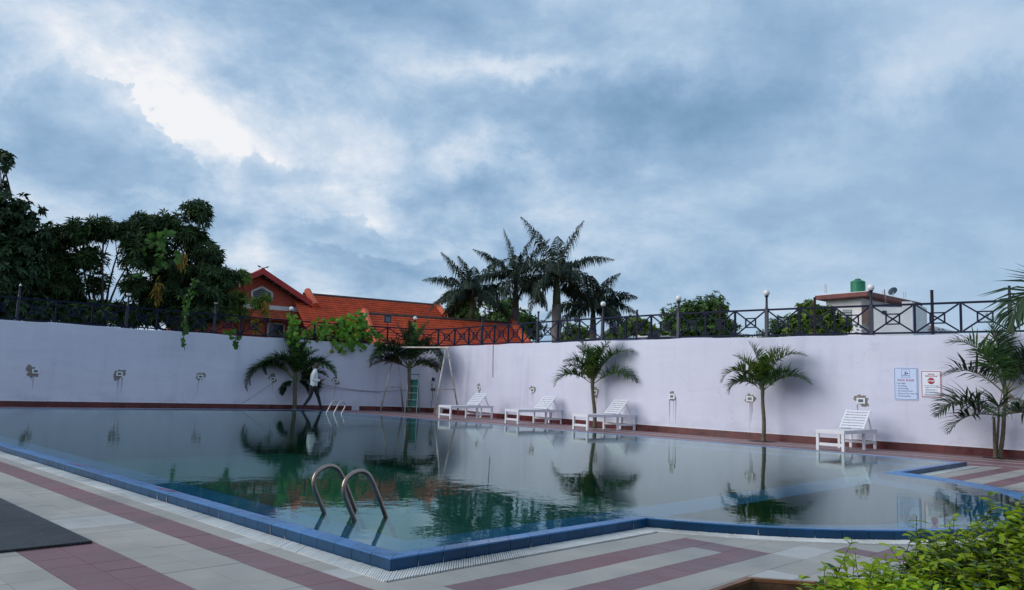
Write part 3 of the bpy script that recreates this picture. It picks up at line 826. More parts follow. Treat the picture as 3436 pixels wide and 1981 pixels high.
# ------------------------------------------------------------------ slatted wooden loungers
def make_lounger():
    root = thing('sun_lounger', '', 'sun lounger', (0, 0, 0), 0, 'white slatted loungers by the wall')
    W, Ln, H_ = .60, 1.95, .43; m = M['white_paint']
    for y in (.03, 1.22, Ln - .04):
        for x in (-W/2 + .035, W/2 - .035):
            MB().box((x, y, (H_ - .075)/2), (.055, .055, H_ - .075)).build('leg', m, root)
    for x in (-W/2 + .012, W/2 - .012): MB().box((x, Ln/2, H_ - .035), (.024, Ln, .075)).build('side_rail', m, root)
    for y in (.012, Ln - .012): MB().box((0, y, H_ - .035), (W - .05, .024, .075)).build('end_rail', m, root)
    MB().box((0, .03, .13), (W - .125, .03, .06)).build('stretcher', m, root)
    for x in (-W/2 + .035, W/2 - .035): MB().box((x, (1.22 + Ln - .04)/2, .15), (.025, Ln - .04 - 1.22 - .056, .055)).build('stretcher', m, root)
    MB().box((0, 1.22, .17), (W - .125, .025, .05)).build('stretcher', m, root)
    n = 13; y0, y1 = .028, 1.22
    for i in range(n):
        yc = y0 + (y1 - y0)*(i + .5)/n
        MB().box((0, yc, H_ - .004), (W - .052, (y1 - y0)/n - .018, .016)).build('seat_slat', m, root)
    back = None; ang = R(42); Lb = .60; d = Vector((0, math.cos(ang), math.sin(ang))); up = Vector((0, -math.sin(ang), math.cos(ang)))
    o = Vector((0, 1.22, H_ + .014))
    mb = MB()
    for x in (-W/2 + .05, W/2 - .05): mb.bar(o + Vector((x, 0, 0)), o + Vector((x, 0, 0)) + d*Lb, .045, .022, up=tuple(up))
    back = mb.build('backrest', m, root)
    for i in range(7):
        p = o + d*(Lb*(i + .5)/7) + up*.002
        MB().bar(p + Vector((-W/2 + .075, 0, 0)), p + Vector((W/2 - .075, 0, 0)), .050, .018, up=tuple(up)).build('back_slat', m, back)
    for x in (-W/2 + .07, W/2 - .07):
        MB().bar(o + Vector((x, 0, -.01)) + d*Lb*.80, (x, Ln - .13, H_ - .05), .022, .03).build('prop', m, root)
    return root
proto = make_lounger()
LNG = [(15.95, 14.12, 1.0, 'white slatted lounger partly in front of the swing frame, farthest from the camera'),
       (13.08, 14.30, -2.5, 'white slatted lounger on the red deck, second from the swing frame'),
       (10.12, 13.95, -6.0, 'white slatted lounger standing in front of the slim palm trunk'),
       (3.20, 13.78, 1.5, 'white slatted lounger nearest the camera, standing alone below the notice boards')]
for i, (u, v, da, lab) in enumerate(LNG):
    o = proto if i == 0 else copy_tree(proto)
    o.location = P(u, v, 0); o.rotation_euler = (0, 0, ANG - PI/2 + R(da)); o['label'] = lab

# ------------------------------------------------------------------ grab rails of the two pool ladders
def smooth_path(pts, n=5):
    Q = [Vector(p) for p in pts]; Q = [2*Q[0] - Q[1]] + Q + [2*Q[-1] - Q[-2]]; out = []
    for i in range(1, len(Q) - 2):
        for k in range(n):
            t = k/n; p0, p1, p2, p3 = Q[i-1:i+3]
            out.append(.5*((2*p1) + (p2 - p0)*t + (2*p0 - 5*p1 + 4*p2 - p3)*t*t + (3*p1 - p0 - 3*p2 + p3)*t**3))
    return out + [Q[-2]]
RAIL = [(.685, -.034), (.643, .058), (.588, .159), (.546, .245), (.533, .305), (.552, .360), (.605, .402), (.677, .416), (.742, .394), (.786, .342), (.837, .253), (.937, .058), (1.06, -.2), (1.10, -.9)]
def make_rails(mat, lab):
    root = thing('pool_ladder', lab, 'pool ladder', (0, 0, 0), 0, 'pool ladders')
    for x in (-.21, .21):
        MB().tube(smooth_path([(x, a, b) for a, b in RAIL]), .0185, 14).build('grab_rail', mat, root, smooth=True)
    for z in (-.30, -.60): MB().box((0, 1.085, z), (.42, .07, .02)).build('step', M['white_plastic'], root)
    return root
lad = make_rails(M['bronze_steel'], 'pair of bronze tinted steel grab rails standing in the near corner of the pool')
lad.location = P(1.53, 0, 0); lad.rotation_euler = (0, 0, ANG - PI/2)
lad2 = make_rails(M['steel'], 'pair of bright steel grab rails at the far pool side near the walking man')
lad2.location = P(18.3, 12.28, 0.03); lad2.rotation_euler = (0, 0, ANG + PI/2)

# ------------------------------------------------------------------ swing frame, stepladder, boxes in the corner
M['pale_steel'] = material('pale_steel', (.62, .60, .57), .4, .2, 7.0, metal=.3, col2=(.38, .29, .24))
def swing():
    f1, f2 = at(1276, 1381, 30.2), at(1456, 1393, 28.9); b1, b2 = at(1354, 1378, 31.0), at(1540, 1390, 29.75)
    for p in (f1, f2, b1, b2): p.z = 0
    a1, a2 = at(1327, 1165, 30.6), at(1497, 1168, 29.3); a1.z = a2.z = (a1.z + a2.z)/2
    root = thing('swing_frame', 'bare steel pipe swing frame with two splayed ends in the wall corner', 'swing frame', (f1 + f2)/2); L_ = root.location
    m = M['pale_steel']; ax = (a2 - a1).normalized()
    MB().tube([a1 - ax*.06, a2 + ax*.14], .033, 12).build('top_bar', m, root, smooth=False, origin=L_)
    for a, f, b in ((a1, f1, b1), (a2, f2, b2)):
        for q in (f, b): MB().tube([q, a + (q - a).normalized()*.02 + ax*(.0 if q is f else .05)], .03, 12).build('leg', m, root, origin=L_, smooth=True)
        for t in (.62,) if a is a1 else (.62, .15):
            MB().tube([a.lerp(f, t), (a + ax*.05).lerp(b, t)], .02, 10).build('cross_bar', m, root, origin=L_, smooth=True)
swing()
M['green_panel'] = material('green_panel', (.010, .16, .12), .45, .2, 6.0)
M['alu'] = material('alu', (.25, .33, .32), .4, .2, 10, metal=.6)
def stepladder():
    c = at(1378, 1379, 30.55); c.z = 0
    d = Vector((.98, -.2, 0)).normalized(); bk = Vector((.2, .98, 0)).normalized()
    root = thing('stepladder', 'green and grey folding stepladder leaning in the wall corner below the palm', 'ladder', c)
    H_ = 1.45; tilt = .22
    for s in (-1, 1):
        MB().bar(d*s*.23, d*s*.19 + bk*tilt + Vector((0, 0, H_)), .028, .05).build('stile', M['alu'], root)
        MB().bar(d*s*.21 + bk*.42, d*s*.17 + bk*tilt + Vector((0, 0, H_*1.02)), .024, .03).build('rear_leg', M['alu'], root)
    for i in range(5):
        z = .22 + i*.26; t = z/H_; wd = .23 - .04*t
        MB().bar(-d*wd*.94 + bk*(tilt*t + .03) + Vector((0, 0, z)), d*wd*.94 + bk*(tilt*t + .03) + Vector((0, 0, z)), .09, .025).build('step', M['alu'], root)
        if i < 4:
            MB().bar(-d*wd*.86 + bk*(tilt*t + .10) + Vector((0, 0, z + .13)), d*wd*.86 + bk*(tilt*t + .10) + Vector((0, 0, z + .13)), .012, .225).build('riser_panel', M['green_panel'], root)
    MB().bar(-d*.2 + bk*tilt + Vector((0, 0, H_)), d*.2 + bk*tilt + Vector((0, 0, H_)), .12, .03).build('top_step', M['green_panel'], root)
stepladder()
M['dark_blue_plastic'] = material('dark_blue_plastic', (.02, .03, .12), .4, .1, 9)
M['cable'] = material('cable', (.10, .085, .10), .6, .2, 9)
def corner_boxes():
    loc, rz = wall_frame(21.42, 1.06)
    root = thing('meter_box', 'white electrical meter box with pipes fixed to the wall right of the stepladder', 'electrical box', loc, rz)
    MB().box((0, -.04, 0), (.17, .08, .22)).build('box', M['white_plastic'], root)
    for x in (-.045, 0, .045): MB().box((x, -.083, .01), (.014, .008, .15)).build('pipe', M['slot'], root)
    MB().box((0, -.004, -.16), (.24, .010, .14)).build('cement_patch', M['cement'], root)
    loc, rz = wall_frame(21.36, 1.28)
    root = thing('switch_box', 'small white and blue switch box above the meter box in the corner', 'switch box', loc, rz)
    MB().box((-.06, -.02, 0), (.12, .04, .10)).build('white_switch', M['white_plastic'], root)
    MB().box((.06, -.03, .01), (.10, .06, .13)).build('blue_box', M['dark_blue_plastic'], root)
    for k, (pts, nm, lab, r) in enumerate((
        ([wat(16.3, 1.02, .02), wat(17.0, .92, .03), wat(18.0, .80, .03), wat(19.0, .74, .03), wat(20.0, .80, .03), wat(20.6, .86, .03)], 'cable', 'upper thin cable sagging along the wall between man and swing frame', .006),
        ([wat(16.2, .93, .02), wat(17.0, .83, .03), wat(18.2, .74, .03), wat(19.2, .70, .03)], 'cable', 'lower thin cable sagging along the wall behind the far grab rails', .005),
        ([wat(15.0, .95, .02), wat(14.6, .66, .03), wat(14.1, .30, .02), wat(13.9, .19, .02)], 'cable', 'thin cable running down the wall left of the first palm', .005),
        ([wat(21.40, .90, .015), wat(21.43, .55, .02), wat(21.36, .35, .02), wat(21.40, .18, .015)], 'cable', 'thin cable hanging down below the meter box', .007),
        ([wat(25.42, 2.56, .012), wat(25.44, 2.0, .012), wat(25.47, 1.41, .012)], 'cable', 'straight dark cord hanging from the wall top above the leftmost lounger', .009))):
        base = pts[-1].copy(); o = MB().tube(smooth_path(pts), r, 6).build(nm, M['cable'], None, origin=base); o.location = base
        tag(o, lab, 'cable', 'cables on the wall')
    c = at(1470, 1392, 29.3); c.z = 0
    o = MB().prism([(-.17, 0, 0), (.17, 0, 0), (.17, .08, .33), (-.17, .08, .33)], (0, .03, 0)).build('leaning_board', M['cement']); o.location = c; o.rotation_euler = (0, 0, R(-40))
    tag(o, 'small grey board leaning on the wall behind the leftmost lounger', 'board')
    base = wat(41.62, WALL_H + .05, .02); M['rope'] = material('rope', (.22, .12, .06), .8, .2, 12)
    o = MB().tube(smooth_path([wat(41.62, WALL_H + .05, .02), wat(41.6, 2.0, .12), wat(41.48, 1.5, .30), wat(41.42, 1.1, .42)]), .011, 6).build('rope', M['rope'], None, origin=base); o.location = base
    tag(o, 'brown rope hanging from the last railing post into the bushy palm', 'rope')
    # flood light on its pole
    loc, rz = wall_frame(19.42, WALL_H, -.16)
    root = thing('flood_light', 'square black flood light on a thin pole above the railing', 'flood light', loc, rz)
    MB().tube([(0, 0, 0), (0, 0, .88)], .016, 8).build('pole', M['lamp_pole'], root)
    MB().box((0, 0, 1.03), (.27, .09, .27)).build('housing', M['lamp_pole'], root)
    MB().box((0, -.048, 1.03), (.20, .008, .20)).build('glass', M['slot'], root)
corner_boxes()

# ------------------------------------------------------------------ rubber mat and planter
M['rubber'] = material('rubber', (.013, .016, .020), .6, .3, 3.0, .5, 45, dirt=.4)
def mat_():
    loc = P(3.9, -2.1, 0)
    root = thing('rubber_mat', 'black rubber mat lying on the tiles at the left edge', 'mat', loc)
    u0, u1, v0, v1, t = 1.77, 6.2, -1.065, -3.2, .014
    MB().prism([P(u0, v0, .002), P(u0, v1, .002), P(u1, v1, .002), P(u1, v0, .002)][::-1], (0, 0, t)).build('sheet', M['rubber'], root, origin=loc)
    m_ = MB(); v = v0 - .004
    while v > v1:
        m_.prism([P(u0 - .010, v, .002), P(u0 + .001, v, .002), P(u0 + .001, v - .012, .002), P(u0 - .010, v - .012, .002)], (0, 0, t*.8)); v -= .02
    tag(m_.build('ribbed_edge', M['rubber'], root, origin=loc), kind='stuff')
mat_()
M['planter'] = material('planter', (.15, .070, .030), .6, .4, 5.0, .4, 25, col2=(.055, .030, .020))
M['planter_rim'] = material('planter_rim', (.20, .085, .035), .5, .3, 9.0)
M['soil'] = material('soil', (.045, .032, .022), .95, .3, 8.0, .8, 30)
PLT = [(.42, 2.85), (1.07, 3.57), (1.95, 3.44), (2.75, 3.0), (3.0, 2.1), (2.4, 1.45), (1.2, 1.5), (.45, 2.1)]
def planter():
    cen = Vector((1.7, 2.5, 0)); pts = [Vector((x, y, 0)) for x, y in PLT]; n = len(pts); h = .30
    root = thing('planter', 'brown edged planter bed in the lower right corner holding the shrubs', 'planter', cen)
    inn = [p + (cen - p).normalized()*.018 for p in pts]; mb = MB()
    Z = lambda p, z: Vector((p.x, p.y, z))
    for i in range(n):
        j = (i + 1) % n
        m_ = MB(); m_.add([Z(pts[i], -.005), Z(pts[j], -.005), Z(inn[j], -.005), Z(inn[i], -.005), Z(pts[i], h), Z(pts[j], h), Z(inn[j], h), Z(inn[i], h)],
            [(0, 1, 5, 4), (2, 3, 7, 6), (4, 5, 6, 7)])
        m_.build('side_panel', M['planter'], root, origin=cen)
        q0, q1 = pts[i] + (pts[i] - cen).normalized()*.008, pts[j] + (pts[j] - cen).normalized()*.008
        i0, i1 = pts[i] + (cen - pts[i]).normalized()*.022, pts[j] + (cen - pts[j]).normalized()*.022
        MB().prism([Z(q0, h), Z(q1, h), Z(i1, h), Z(i0, h)], (0, 0, .014)).build('rim', M['planter_rim'], root, origin=cen)
    MB().poly([Z(p, .10) for p in inn][::-1]).build('soil', M['soil'], root, origin=cen)
planter()

# ------------------------------------------------------------------ the walking man
M['shirt'] = material('shirt', (.70, .74, .74), .8, .12, 12.0, .3, 20)
M['trousers'] = material('trousers', (.010, .010, .013), .8, .2, 12.0)
M['skin'] = material('skin', (.085, .040, .028), .5, .1, 14.0)
M['hair'] = material('hair', (.008, .007, .007), .6, .2, 30.0)
M['shoe'] = material('shoe', (.014, .012, .012), .5, .2, 14.0)
def skin_mesh(name, nodes, edges, mats, pick, parent, levels=2, root=0):
    me = bpy.data.meshes.new(name + '_cage'); me.from_pydata([n[0] for n in nodes], edges, [])
    ob = bpy.data.objects.new(name + '_cage', me); C.objects.link(ob)
    sk = ob.modifiers.new('Skin', 'SKIN'); sk.use_smooth_shade = True
    lay = me.skin_vertices[0].data
    for i, n in enumerate(nodes):
        r = n[1]; lay[i].radius = r if isinstance(r, tuple) else (r, r); lay[i].use_root = (i == root)
    sb = ob.modifiers.new('Sub', 'SUBSURF'); sb.levels = levels; sb.render_levels = levels
    dg = bpy.context.evaluated_depsgraph_get(); dg.update()
    res = bpy.data.meshes.new_from_object(ob.evaluated_get(dg)); bpy.data.objects.remove(ob); bpy.data.meshes.remove(me)
    res.name = name; res.materials.clear()
    for m in mats: res.materials.append(m)
    for p in res.polygons:
        p.use_smooth = True; p.material_index = pick(p.center)
    o = bpy.data.objects.new(name, res); C.objects.link(o); o.parent = parent; return o
def person():
    # local axes: +x the way he walks, +y his left, z up
    loc = at(1049, 1377, 28.55); loc.z = 0
    root = thing('person', 'man in pale shirt and black trousers walking right beside the far wall', 'person', loc, R(16))
    N_ = []; E_ = []
    def nd(p, r): N_.append((Vector(p), r)); return len(N_) - 1
    def ch(pts, start):
        k = start
        for p, r in pts:
            j = nd(p, r); E_.append((k, j)); k = j
        return k
    pel = nd((-.01, 0, .93), (.115, .15))
    sp = ch([((-.015, 0, 1.06), (.10, .135)), ((-.02, 0, 1.22), (.11, .16)), ((-.01, 0, 1.36), (.105, .165))], pel)
    nk = ch([((.01, 0, 1.47), (.055, .058)), ((.03, 0, 1.53), (.052, .052)), ((.055, 0, 1.60), (.088, .070)), ((.06, 0, 1.67), (.082, .066)), ((.055, 0, 1.715), (.045, .040))], sp)
    # his right arm (towards the pool), bent at the elbow, hand forward
    def hand(k, p, dx, up, side):
        p = Vector(p); dx = Vector(dx).normalized(); up = Vector(up).normalized(); sd = dx.cross(up)
        pm = ch([(p + dx*.05, (.022, .034))], k)
        for q, (o, l) in enumerate(((-.028, .062), (-.010, .072), (.008, .068), (.025, .055))):
            ch([(p + dx*.095 + sd*o, .010), (p + dx*(.095 + l*.5) + sd*o + up*.012, .009), (p + dx*(.095 + l) + sd*o + up*.030, .007)], pm)
        ch([(p + dx*.055 - sd*.036*side + up*.008, .011), (p + dx*.085 - sd*.05*side + up*.025, .009)], pm)
    sh = ch([((-.01, -.155, 1.385), (.07, .06)), ((-.05, -.205, 1.27), (.056, .054)), ((-.07, -.225, 1.10), (.047, .046)), ((.07, -.21, 1.075), (.042, .042)), ((.19, -.17, 1.10), (.032, .030))], sp)
    hand(sh, (.19, -.17, 1.10), (1, .2, .18), (-.15, 0, 1), 1)
    sh = ch([((-.01, .155, 1.385), (.07, .06)), ((-.02, .205, 1.25), (.056, .054)), ((-.03, .22, 1.09), (.047, .046)), ((.09, .19, 1.05), (.042, .042)), ((.20, .13, 1.08), (.032, .030))], sp)
    hand(sh, (.20, .13, 1.08), (1, -.3, .15), (-.15, 0, 1), -1)
    # front leg (left) and trailing leg (right)
    ch([((.04, .085, .84), (.095, .09)), ((.17, .09, .50), (.066, .064)), ((.24, .09, .28), (.052, .052)), ((.30, .09, .09), (.042, .042)), ((.33, .09, .04), (.045, .04)), ((.46, .10, .035), (.028, .038))], pel)
    ch([((-.05, -.085, .84), (.095, .09)), ((-.12, -.09, .50), (.066, .064)), ((-.24, -.09, .30), (.052, .052)), ((-.36, -.09, .115), (.042, .042)), ((-.37, -.09, .055), (.042, .04)), ((-.26, -.10, .03), (.028, .038))], pel)
    def pick(c):
        if c.z > 1.475 or (c.x > .185 and c.z > .95): return 2
        if c.z > .90: return 0
        if c.z > .075: return 1
        return 3
    body = skin_mesh('body', N_, E_, [M['shirt'], M['trousers'], M['skin'], M['shoe']], pick, root)
    # face and hair
    hr = MB(); n = 16; pr = []
    for t in np.linspace(.12, PI/2, 7): pr.append((math.cos(t), math.sin(t)))
    vs = []; fs = []
    for a, b in pr:
        for j in range(n):
            q = 2*PI*j/n; front = max(0, math.cos(q))
            vs.append(Vector((.050 + .098*a*math.cos(q) - .012*front, .080*a*math.sin(q), 1.625 + .112*b - (.045*(1 - front) if b < .5 else 0) + .03*front*(1 - b))))
    for i in range(len(pr) - 1):
        for j in range(n): fs.append((i*n + j, i*n + (j+1) % n, (i+1)*n + (j+1) % n, (i+1)*n + j))
    hr.add(vs, fs); hr.build('hair', M['hair'], root, smooth=True)
    f = MB()
    f.add([(.138, -.012, 1.605), (.138, .012, 1.605), (.165, 0, 1.600), (.137, 0, 1.64)], [(0, 2, 3), (2, 1, 3), (0, 1, 2)]); f.build('nose', M['skin'], root)
    for s in (-1, 1):
        MB().lathe([(0, -.009), (.007, -.005), (.009, 0), (.007, .005), (0, .009)], (.130, s*.030, 1.635), 8).build('eye', M['hair'], root)
        MB().box((.045, s*.078, 1.61), (.035, .012, .055)).build('ear', M['skin'], root)
    MB().box((.134, 0, 1.565), (.012, .040, .007)).build('mouth', M['hair'], root)
    m_ = MB(); m_.lathe([(.064, 1.455), (.070, 1.475), (.060, 1.500), (.054, 1.500)], (.010, 0, 0), 14); m_.build('collar', M['shirt'], root, smooth=True)
    Mr = Matrix.Rotation(R(16), 4, 'Z'); ph = loc + Mr @ Vector((.345, -.10, 1.145))
    o = MB().box((0, 0, 0), (.14, .07, .009), Matrix.Rotation(R(-35), 3, 'Y')).build('phone', M['lamp_pole']); o.location = ph; o.rotation_euler = (0, 0, R(16))
    tag(o, 'dark phone held out in the hand of the walking man', 'phone')
person()

# ------------------------------------------------------------------ plants
M['leaf_mango'] = leaf_material('leaf_mango', (.014, .038, .014), (.052, .105, .030), .5, .28, tip=(.11, .18, .035))
M['leaf_dark'] = leaf_material('leaf_dark', (.012, .032, .014), (.040, .085, .030), .55, .22)
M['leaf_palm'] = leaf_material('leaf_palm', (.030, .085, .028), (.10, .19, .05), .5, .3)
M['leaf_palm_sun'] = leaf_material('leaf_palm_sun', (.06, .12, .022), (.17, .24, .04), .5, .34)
M['leaf_palm_dry'] = leaf_material('leaf_palm_dry', (.055, .045, .018), (.13, .085, .03), .5, .25)
M['leaf_royal'] = leaf_material('leaf_royal', (.007, .020, .012), (.022, .046, .024), .65, .18)
M['leaf_vine'] = leaf_material('leaf_vine', (.06, .18, .012), (.16, .34, .03), .42, .35, tip=(.26, .30, .02))
M['leaf_green'] = leaf_material('leaf_green', (.042, .100, .028), (.125, .21, .045), .5, .25)
M['leaf_lime'] = leaf_material('leaf_lime', (.070, .135, .026), (.20, .29, .05), .5, .3)
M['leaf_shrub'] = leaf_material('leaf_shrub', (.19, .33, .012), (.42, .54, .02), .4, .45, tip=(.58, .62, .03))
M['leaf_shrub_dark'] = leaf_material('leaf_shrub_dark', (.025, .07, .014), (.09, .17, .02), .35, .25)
M['leaf_yellow'] = leaf_material('leaf_yellow', (.20, .13, .02), (.38, .26, .03), .5, .35)
M['bark'] = material('bark', (.034, .025, .021), .9, .35, 6.0, .6, 25)
M['palm_bark'] = material('palm_bark', (.17, .14, .095), .8, .3, 6.0, .4, 25, col2=(.08, .065, .04))
M['palm_green'] = material('palm_green', (.075, .095, .035), .5, .25, 6.0)
M['royal_bark'] = material('royal_bark', (.14, .12, .115), .8, .25, 3.0, .3, 18)
M['rachis'] = material('rachis', (.13, .12, .045), .5, .2, 9.0)
M['stem'] = material('stem', (.055, .045, .025), .7, .25, 9.0)

def nrm(a): return a / np.maximum(np.linalg.norm(a, axis=-1, keepdims=True), 1e-9)
def leaf_faces(pos, d, up, L_, W_, fold=.25, droop=.25):
    """folded pointed leaves: pos, d (pointing), up (upper side); two triangles per leaf"""
    side = nrm(np.cross(d, up)); up2 = np.cross(side, d)
    L_ = L_[:, None]; W_ = W_[:, None]
    mid = pos + d*L_*.45 + up2*W_*fold*.0
    a = mid + side*W_*.5 + up2*W_*fold; b = mid - side*W_*.5 + up2*W_*fold
    tip = pos + d*L_; tip[:, 2] -= (L_[:, 0]*droop)
    V_ = np.stack([pos, a, tip, b], 1).reshape(-1, 3); n = len(pos); k = np.arange(n)[:, None]*4
    F_ = np.concatenate([k + np.array([[0, 1, 2]]), k + np.array([[0, 2, 3]])], 1).reshape(-1, 3)
    return V_, F_
def rosettes(cen, out, k, L_, W_, droop=.35, spread=1.0):
    """k leaves fanning from each twig end"""
    n = len(cen); out = nrm(out)
    ref = np.where(np.abs(out[:, 2:3]) > .9, np.array([[1., 0, 0]]), np.array([[0, 0, 1.]]))
    x = nrm(np.cross(ref, out)); y = np.cross(out, x)
    ang = (np.arange(k)[None, :]*2.399 + rng.uniform(0, 6.28, (n, 1)))
    el = rng.uniform(.05, .75, (n, k))*spread
    d = (x[:, None]*np.cos(ang)[..., None] + y[:, None]*np.sin(ang)[..., None])*np.cos(el)[..., None] + out[:, None]*np.sin(el)[..., None]
    d[..., 2] -= .25*rng.random((n, k)); d = nrm(d).reshape(-1, 3)
    up = np.repeat(out, k, 0) + np.array([[0, 0, .6]]); up = nrm(up + rng.normal(0, .25, up.shape))
    pos = np.repeat(cen, k, 0) + np.repeat(out, k, 0)*rng.uniform(-.06, .03, (n*k, 1))
    LL = L_*rng.uniform(.65, 1.2, n*k); WW = W_*rng.uniform(.7, 1.2, n*k)
    return leaf_faces(pos, d, up, LL, WW, .2, droop*.6)
def crown_points(blobs, n, shell=2.4):
    """points through a crown built of lobes (centre, radii), thicker towards each lobe's outside"""
    vol = np.array([b[1][0]*b[1][1]*b[1][2]*(b[2] if len(b) > 2 else 1) for b in blobs])**.8; cnt = rng.multinomial(n, vol/vol.sum())
    P_, O_ = [], []
    for b, c in zip(blobs, cnt):
        d = nrm(rng.normal(0, 1, (c, 3))); r = rng.random((c, 1))**(1/shell)
        lump = 1 + .16*np.sin(d[:, :1]*5 + b[0][0]) + .14*np.sin(d[:, 2:3]*6 + b[0][1]*2) + .12*np.sin(d[:, 1:2]*7)
        P_.append(np.array(b[0])[None] + d*np.array(b[1])[None]*r*lump); O_.append(d + np.array([[0, 0, .25]]) + rng.normal(0, .35, d.shape))
    return np.concatenate(P_), nrm(np.concatenate(O_))
def px_blobs(lst, Y, depth=1.0):
    """lobes measured in the photograph, set at distance Y (+ their own offset)"""
    out = []
    for q in lst:
        px, py, rx, ry = q[:4]; dy = q[4] if len(q) > 4 else 0.0; wt = q[5] if len(q) > 5 else 1.0
        y = Y + dy; c = at(px, py, y); k = y/FPX
        out.append((tuple(c), (rx*k, max(.4, (rx + ry)/2*k*depth), ry*k), wt))
    return out
def limb(mb, a, b, r0, r1, bend=.15, n=6, rs=random):
    a, b = Vector(a), Vector(b); o = Vector((rs.uniform(-1, 1), rs.uniform(-1, 1), rs.uniform(0, 1)))*bend*(b - a).length
    pts = [a.lerp(b, t) + o*math.sin(PI*t)*.6 for t in [i/n for i in range(n + 1)]]
    mb.tube(pts, [r0 + (r1 - r0)*i/n for i in range(n + 1)], 7)
def tree(name, label, base, blobs, n, k, L_, W_, mat, trunk_r=.16, fork=.45, group=None, droop=.35, shell=2.4, twigs=True):
    root = thing(name, label, 'tree', base, 0, group); o = Vector(base)
    rs = random.Random(len(label)); base = Vector(base)
    top = Vector(blobs[0][0]); cen = sum((Vector(b[0]) for b in blobs), Vector())/len(blobs)
    fk = base.lerp(Vector((cen.x, cen.y, cen.z)), fork); tr = MB()
    limb(tr, base, fk, trunk_r, trunk_r*.75, .05, rs=rs)
    tr.build('trunk', M['bark'], root, smooth=True, origin=o)
    for b in blobs:
        m_ = MB(); limb(m_, fk, b[0], trunk_r*.36, trunk_r*.10, .14, rs=rs)
        if twigs:
            for _ in range(5):
                d = Vector((rs.gauss(0, 1), rs.gauss(0, 1), rs.gauss(0, 1))).normalized()
                limb(m_, Vector(b[0]).lerp(fk, rs.uniform(0, .35)), Vector(b[0]) + Vector((d.x*b[1][0], d.y*b[1][1], d.z*b[1][2]))*.85, trunk_r*.14, trunk_r*.04, .1, 4, rs)
        m_.build('limb', M['bark'], root, smooth=True, origin=o)
    p, d = crown_points(blobs, n, shell)
    V_, F_ = rosettes(p, d, k, L_, W_, droop)
    mesh_np('crown', V_ - np.array(o)[None], F_, mat, root)
    return root

# --- palms
def frond_mesh(L_, th0, th1, pairs, ll, lw, heading, rs, droop=.5, vee=.35, start=.2, lean=0.0, ang0=62, ang1=22, rise=(15, 60), roll=0.0, curl=1.35):
    """one feather frond in local space: rises at th0 from vertical, ends at th1; heading in the ground plane"""
    n = 14; h = np.array([math.cos(heading), math.sin(heading), 0.0]); z = np.array([0, 0, 1.0]); side0 = np.cross(h, z)
    pts = [np.zeros(3)]; tans = []
    for i in range(n):
        t = (i + .5)/n; th = th0 + (th1 - th0)*t**curl
        d = h*math.sin(th) + z*math.cos(th) + side0*lean*t; d /= np.linalg.norm(d); tans.append(d); pts.append(pts[-1] + d*L_/n)
    tans.append(tans[-1]); pts = np.array(pts); tans = np.array(tans)
    T = np.repeat(np.linspace(start, .995, pairs), 2); T = np.clip(T + np.array([rs.uniform(-.006, .006) for _ in T]), start, .998)
    sg = np.tile([1.0, -1.0], pairs)
    idx = T*n; i0 = np.clip(idx.astype(int), 0, n - 1); fr = (idx - i0)[:, None]
    pos = pts[i0]*(1 - fr) + pts[i0 + 1]*fr; tan = nrm(tans[i0]*(1 - fr) + tans[np.minimum(i0 + 1, n)]*fr)
    S = nrm(np.cross(tan, np.cross(side0, h)[None]*0 + (z if abs(math.cos((th0 + th1)/2)) < .99 else h)[None]))
    S = nrm(side0[None] - tan*(tan @ side0)[:, None]); Nn = np.cross(S, tan)
    a = np.radians(ang0 + (ang1 - ang0)*((T - start)/(1 - start))**1.2)[:, None]
    prof = (np.sin(np.clip((T - start)/(1 - start), 0, 1)**.75*PI*.86 + .28))[:, None]
    ln = ll*prof*np.array([rs.uniform(.82, 1.12) for _ in T])[:, None]
    cr, sr = math.cos(roll), math.sin(roll); S, Nn = S*cr + Nn*sr, Nn*cr - S*sr
    el = np.radians(np.array([rs.uniform(*rise) for _ in T]))[:, None]
    d = nrm(tan*np.cos(a) + np.sin(a)*(S*sg[:, None]*np.cos(el) + Nn*np.sin(el)))
    g = np.array([[0, 0, -1.0]])
    mid = pos + d*ln*.5 + g*ln*droop*.12; tip = pos + nrm(d + g*droop)*ln
    wv = nrm(np.cross(d, Nn)); w_ = lw*np.clip(prof, .45, 1)
    b1, b2 = pos + wv*w_*.22, pos - wv*w_*.22; m1, m2 = mid + wv*w_*.5, mid - wv*w_*.5
    V_ = np.stack([b1, b2, m1, m2, tip], 1).reshape(-1, 3); k = np.arange(len(T))[:, None]*5
    F_ = np.concatenate([k + np.array([[0, 1, 3]]), k + np.array([[0, 3, 2]]), k + np.array([[2, 3, 4]])], 1).reshape(-1, 3)
    # midrib
    mb = MB(); mb.tube([Vector(p) for p in pts], [max(.003, .011*L_*(1 - .88*i/n)) for i in range(n + 1)], 5)
    rv = np.array(mb.v); rf = []
    for f in mb.f:
        for q in range(1, len(f) - 1): rf.append((f[0], f[q], f[q+1]))
    rf = np.array(rf) + len(V_)
    return np.concatenate([V_, rv]), np.concatenate([F_, rf]), np.r_[np.zeros(len(F_), int), np.ones(len(rf), int)]
def add_frond(root, at_, mats, *a, **k):
    V_, F_, mi = frond_mesh(*a, **k); mesh_np('frond', V_ + np.array(at_)[None], F_, mats, root, mi)
def ringed_trunk(path, r0, r1, step=.11):
    pts = smooth_path(path, 10); ln = sum((pts[i+1] - pts[i]).length for i in range(len(pts) - 1)); n = int(ln/step)*3
    out, rad = [], []; acc = 0
    for i in range(n + 1):
        t = i/n*(len(pts) - 1); j = min(int(t), len(pts) - 2); p = pts[j].lerp(pts[j+1], t - j); out.append(p); f = i/n
        rad.append((r0 + (r1 - r0)*f)*(1.06 if i % 3 == 0 else 1.0)*(1 + .5*max(0, .06 - f)*6))
    return MB().tube(out, rad, 12)
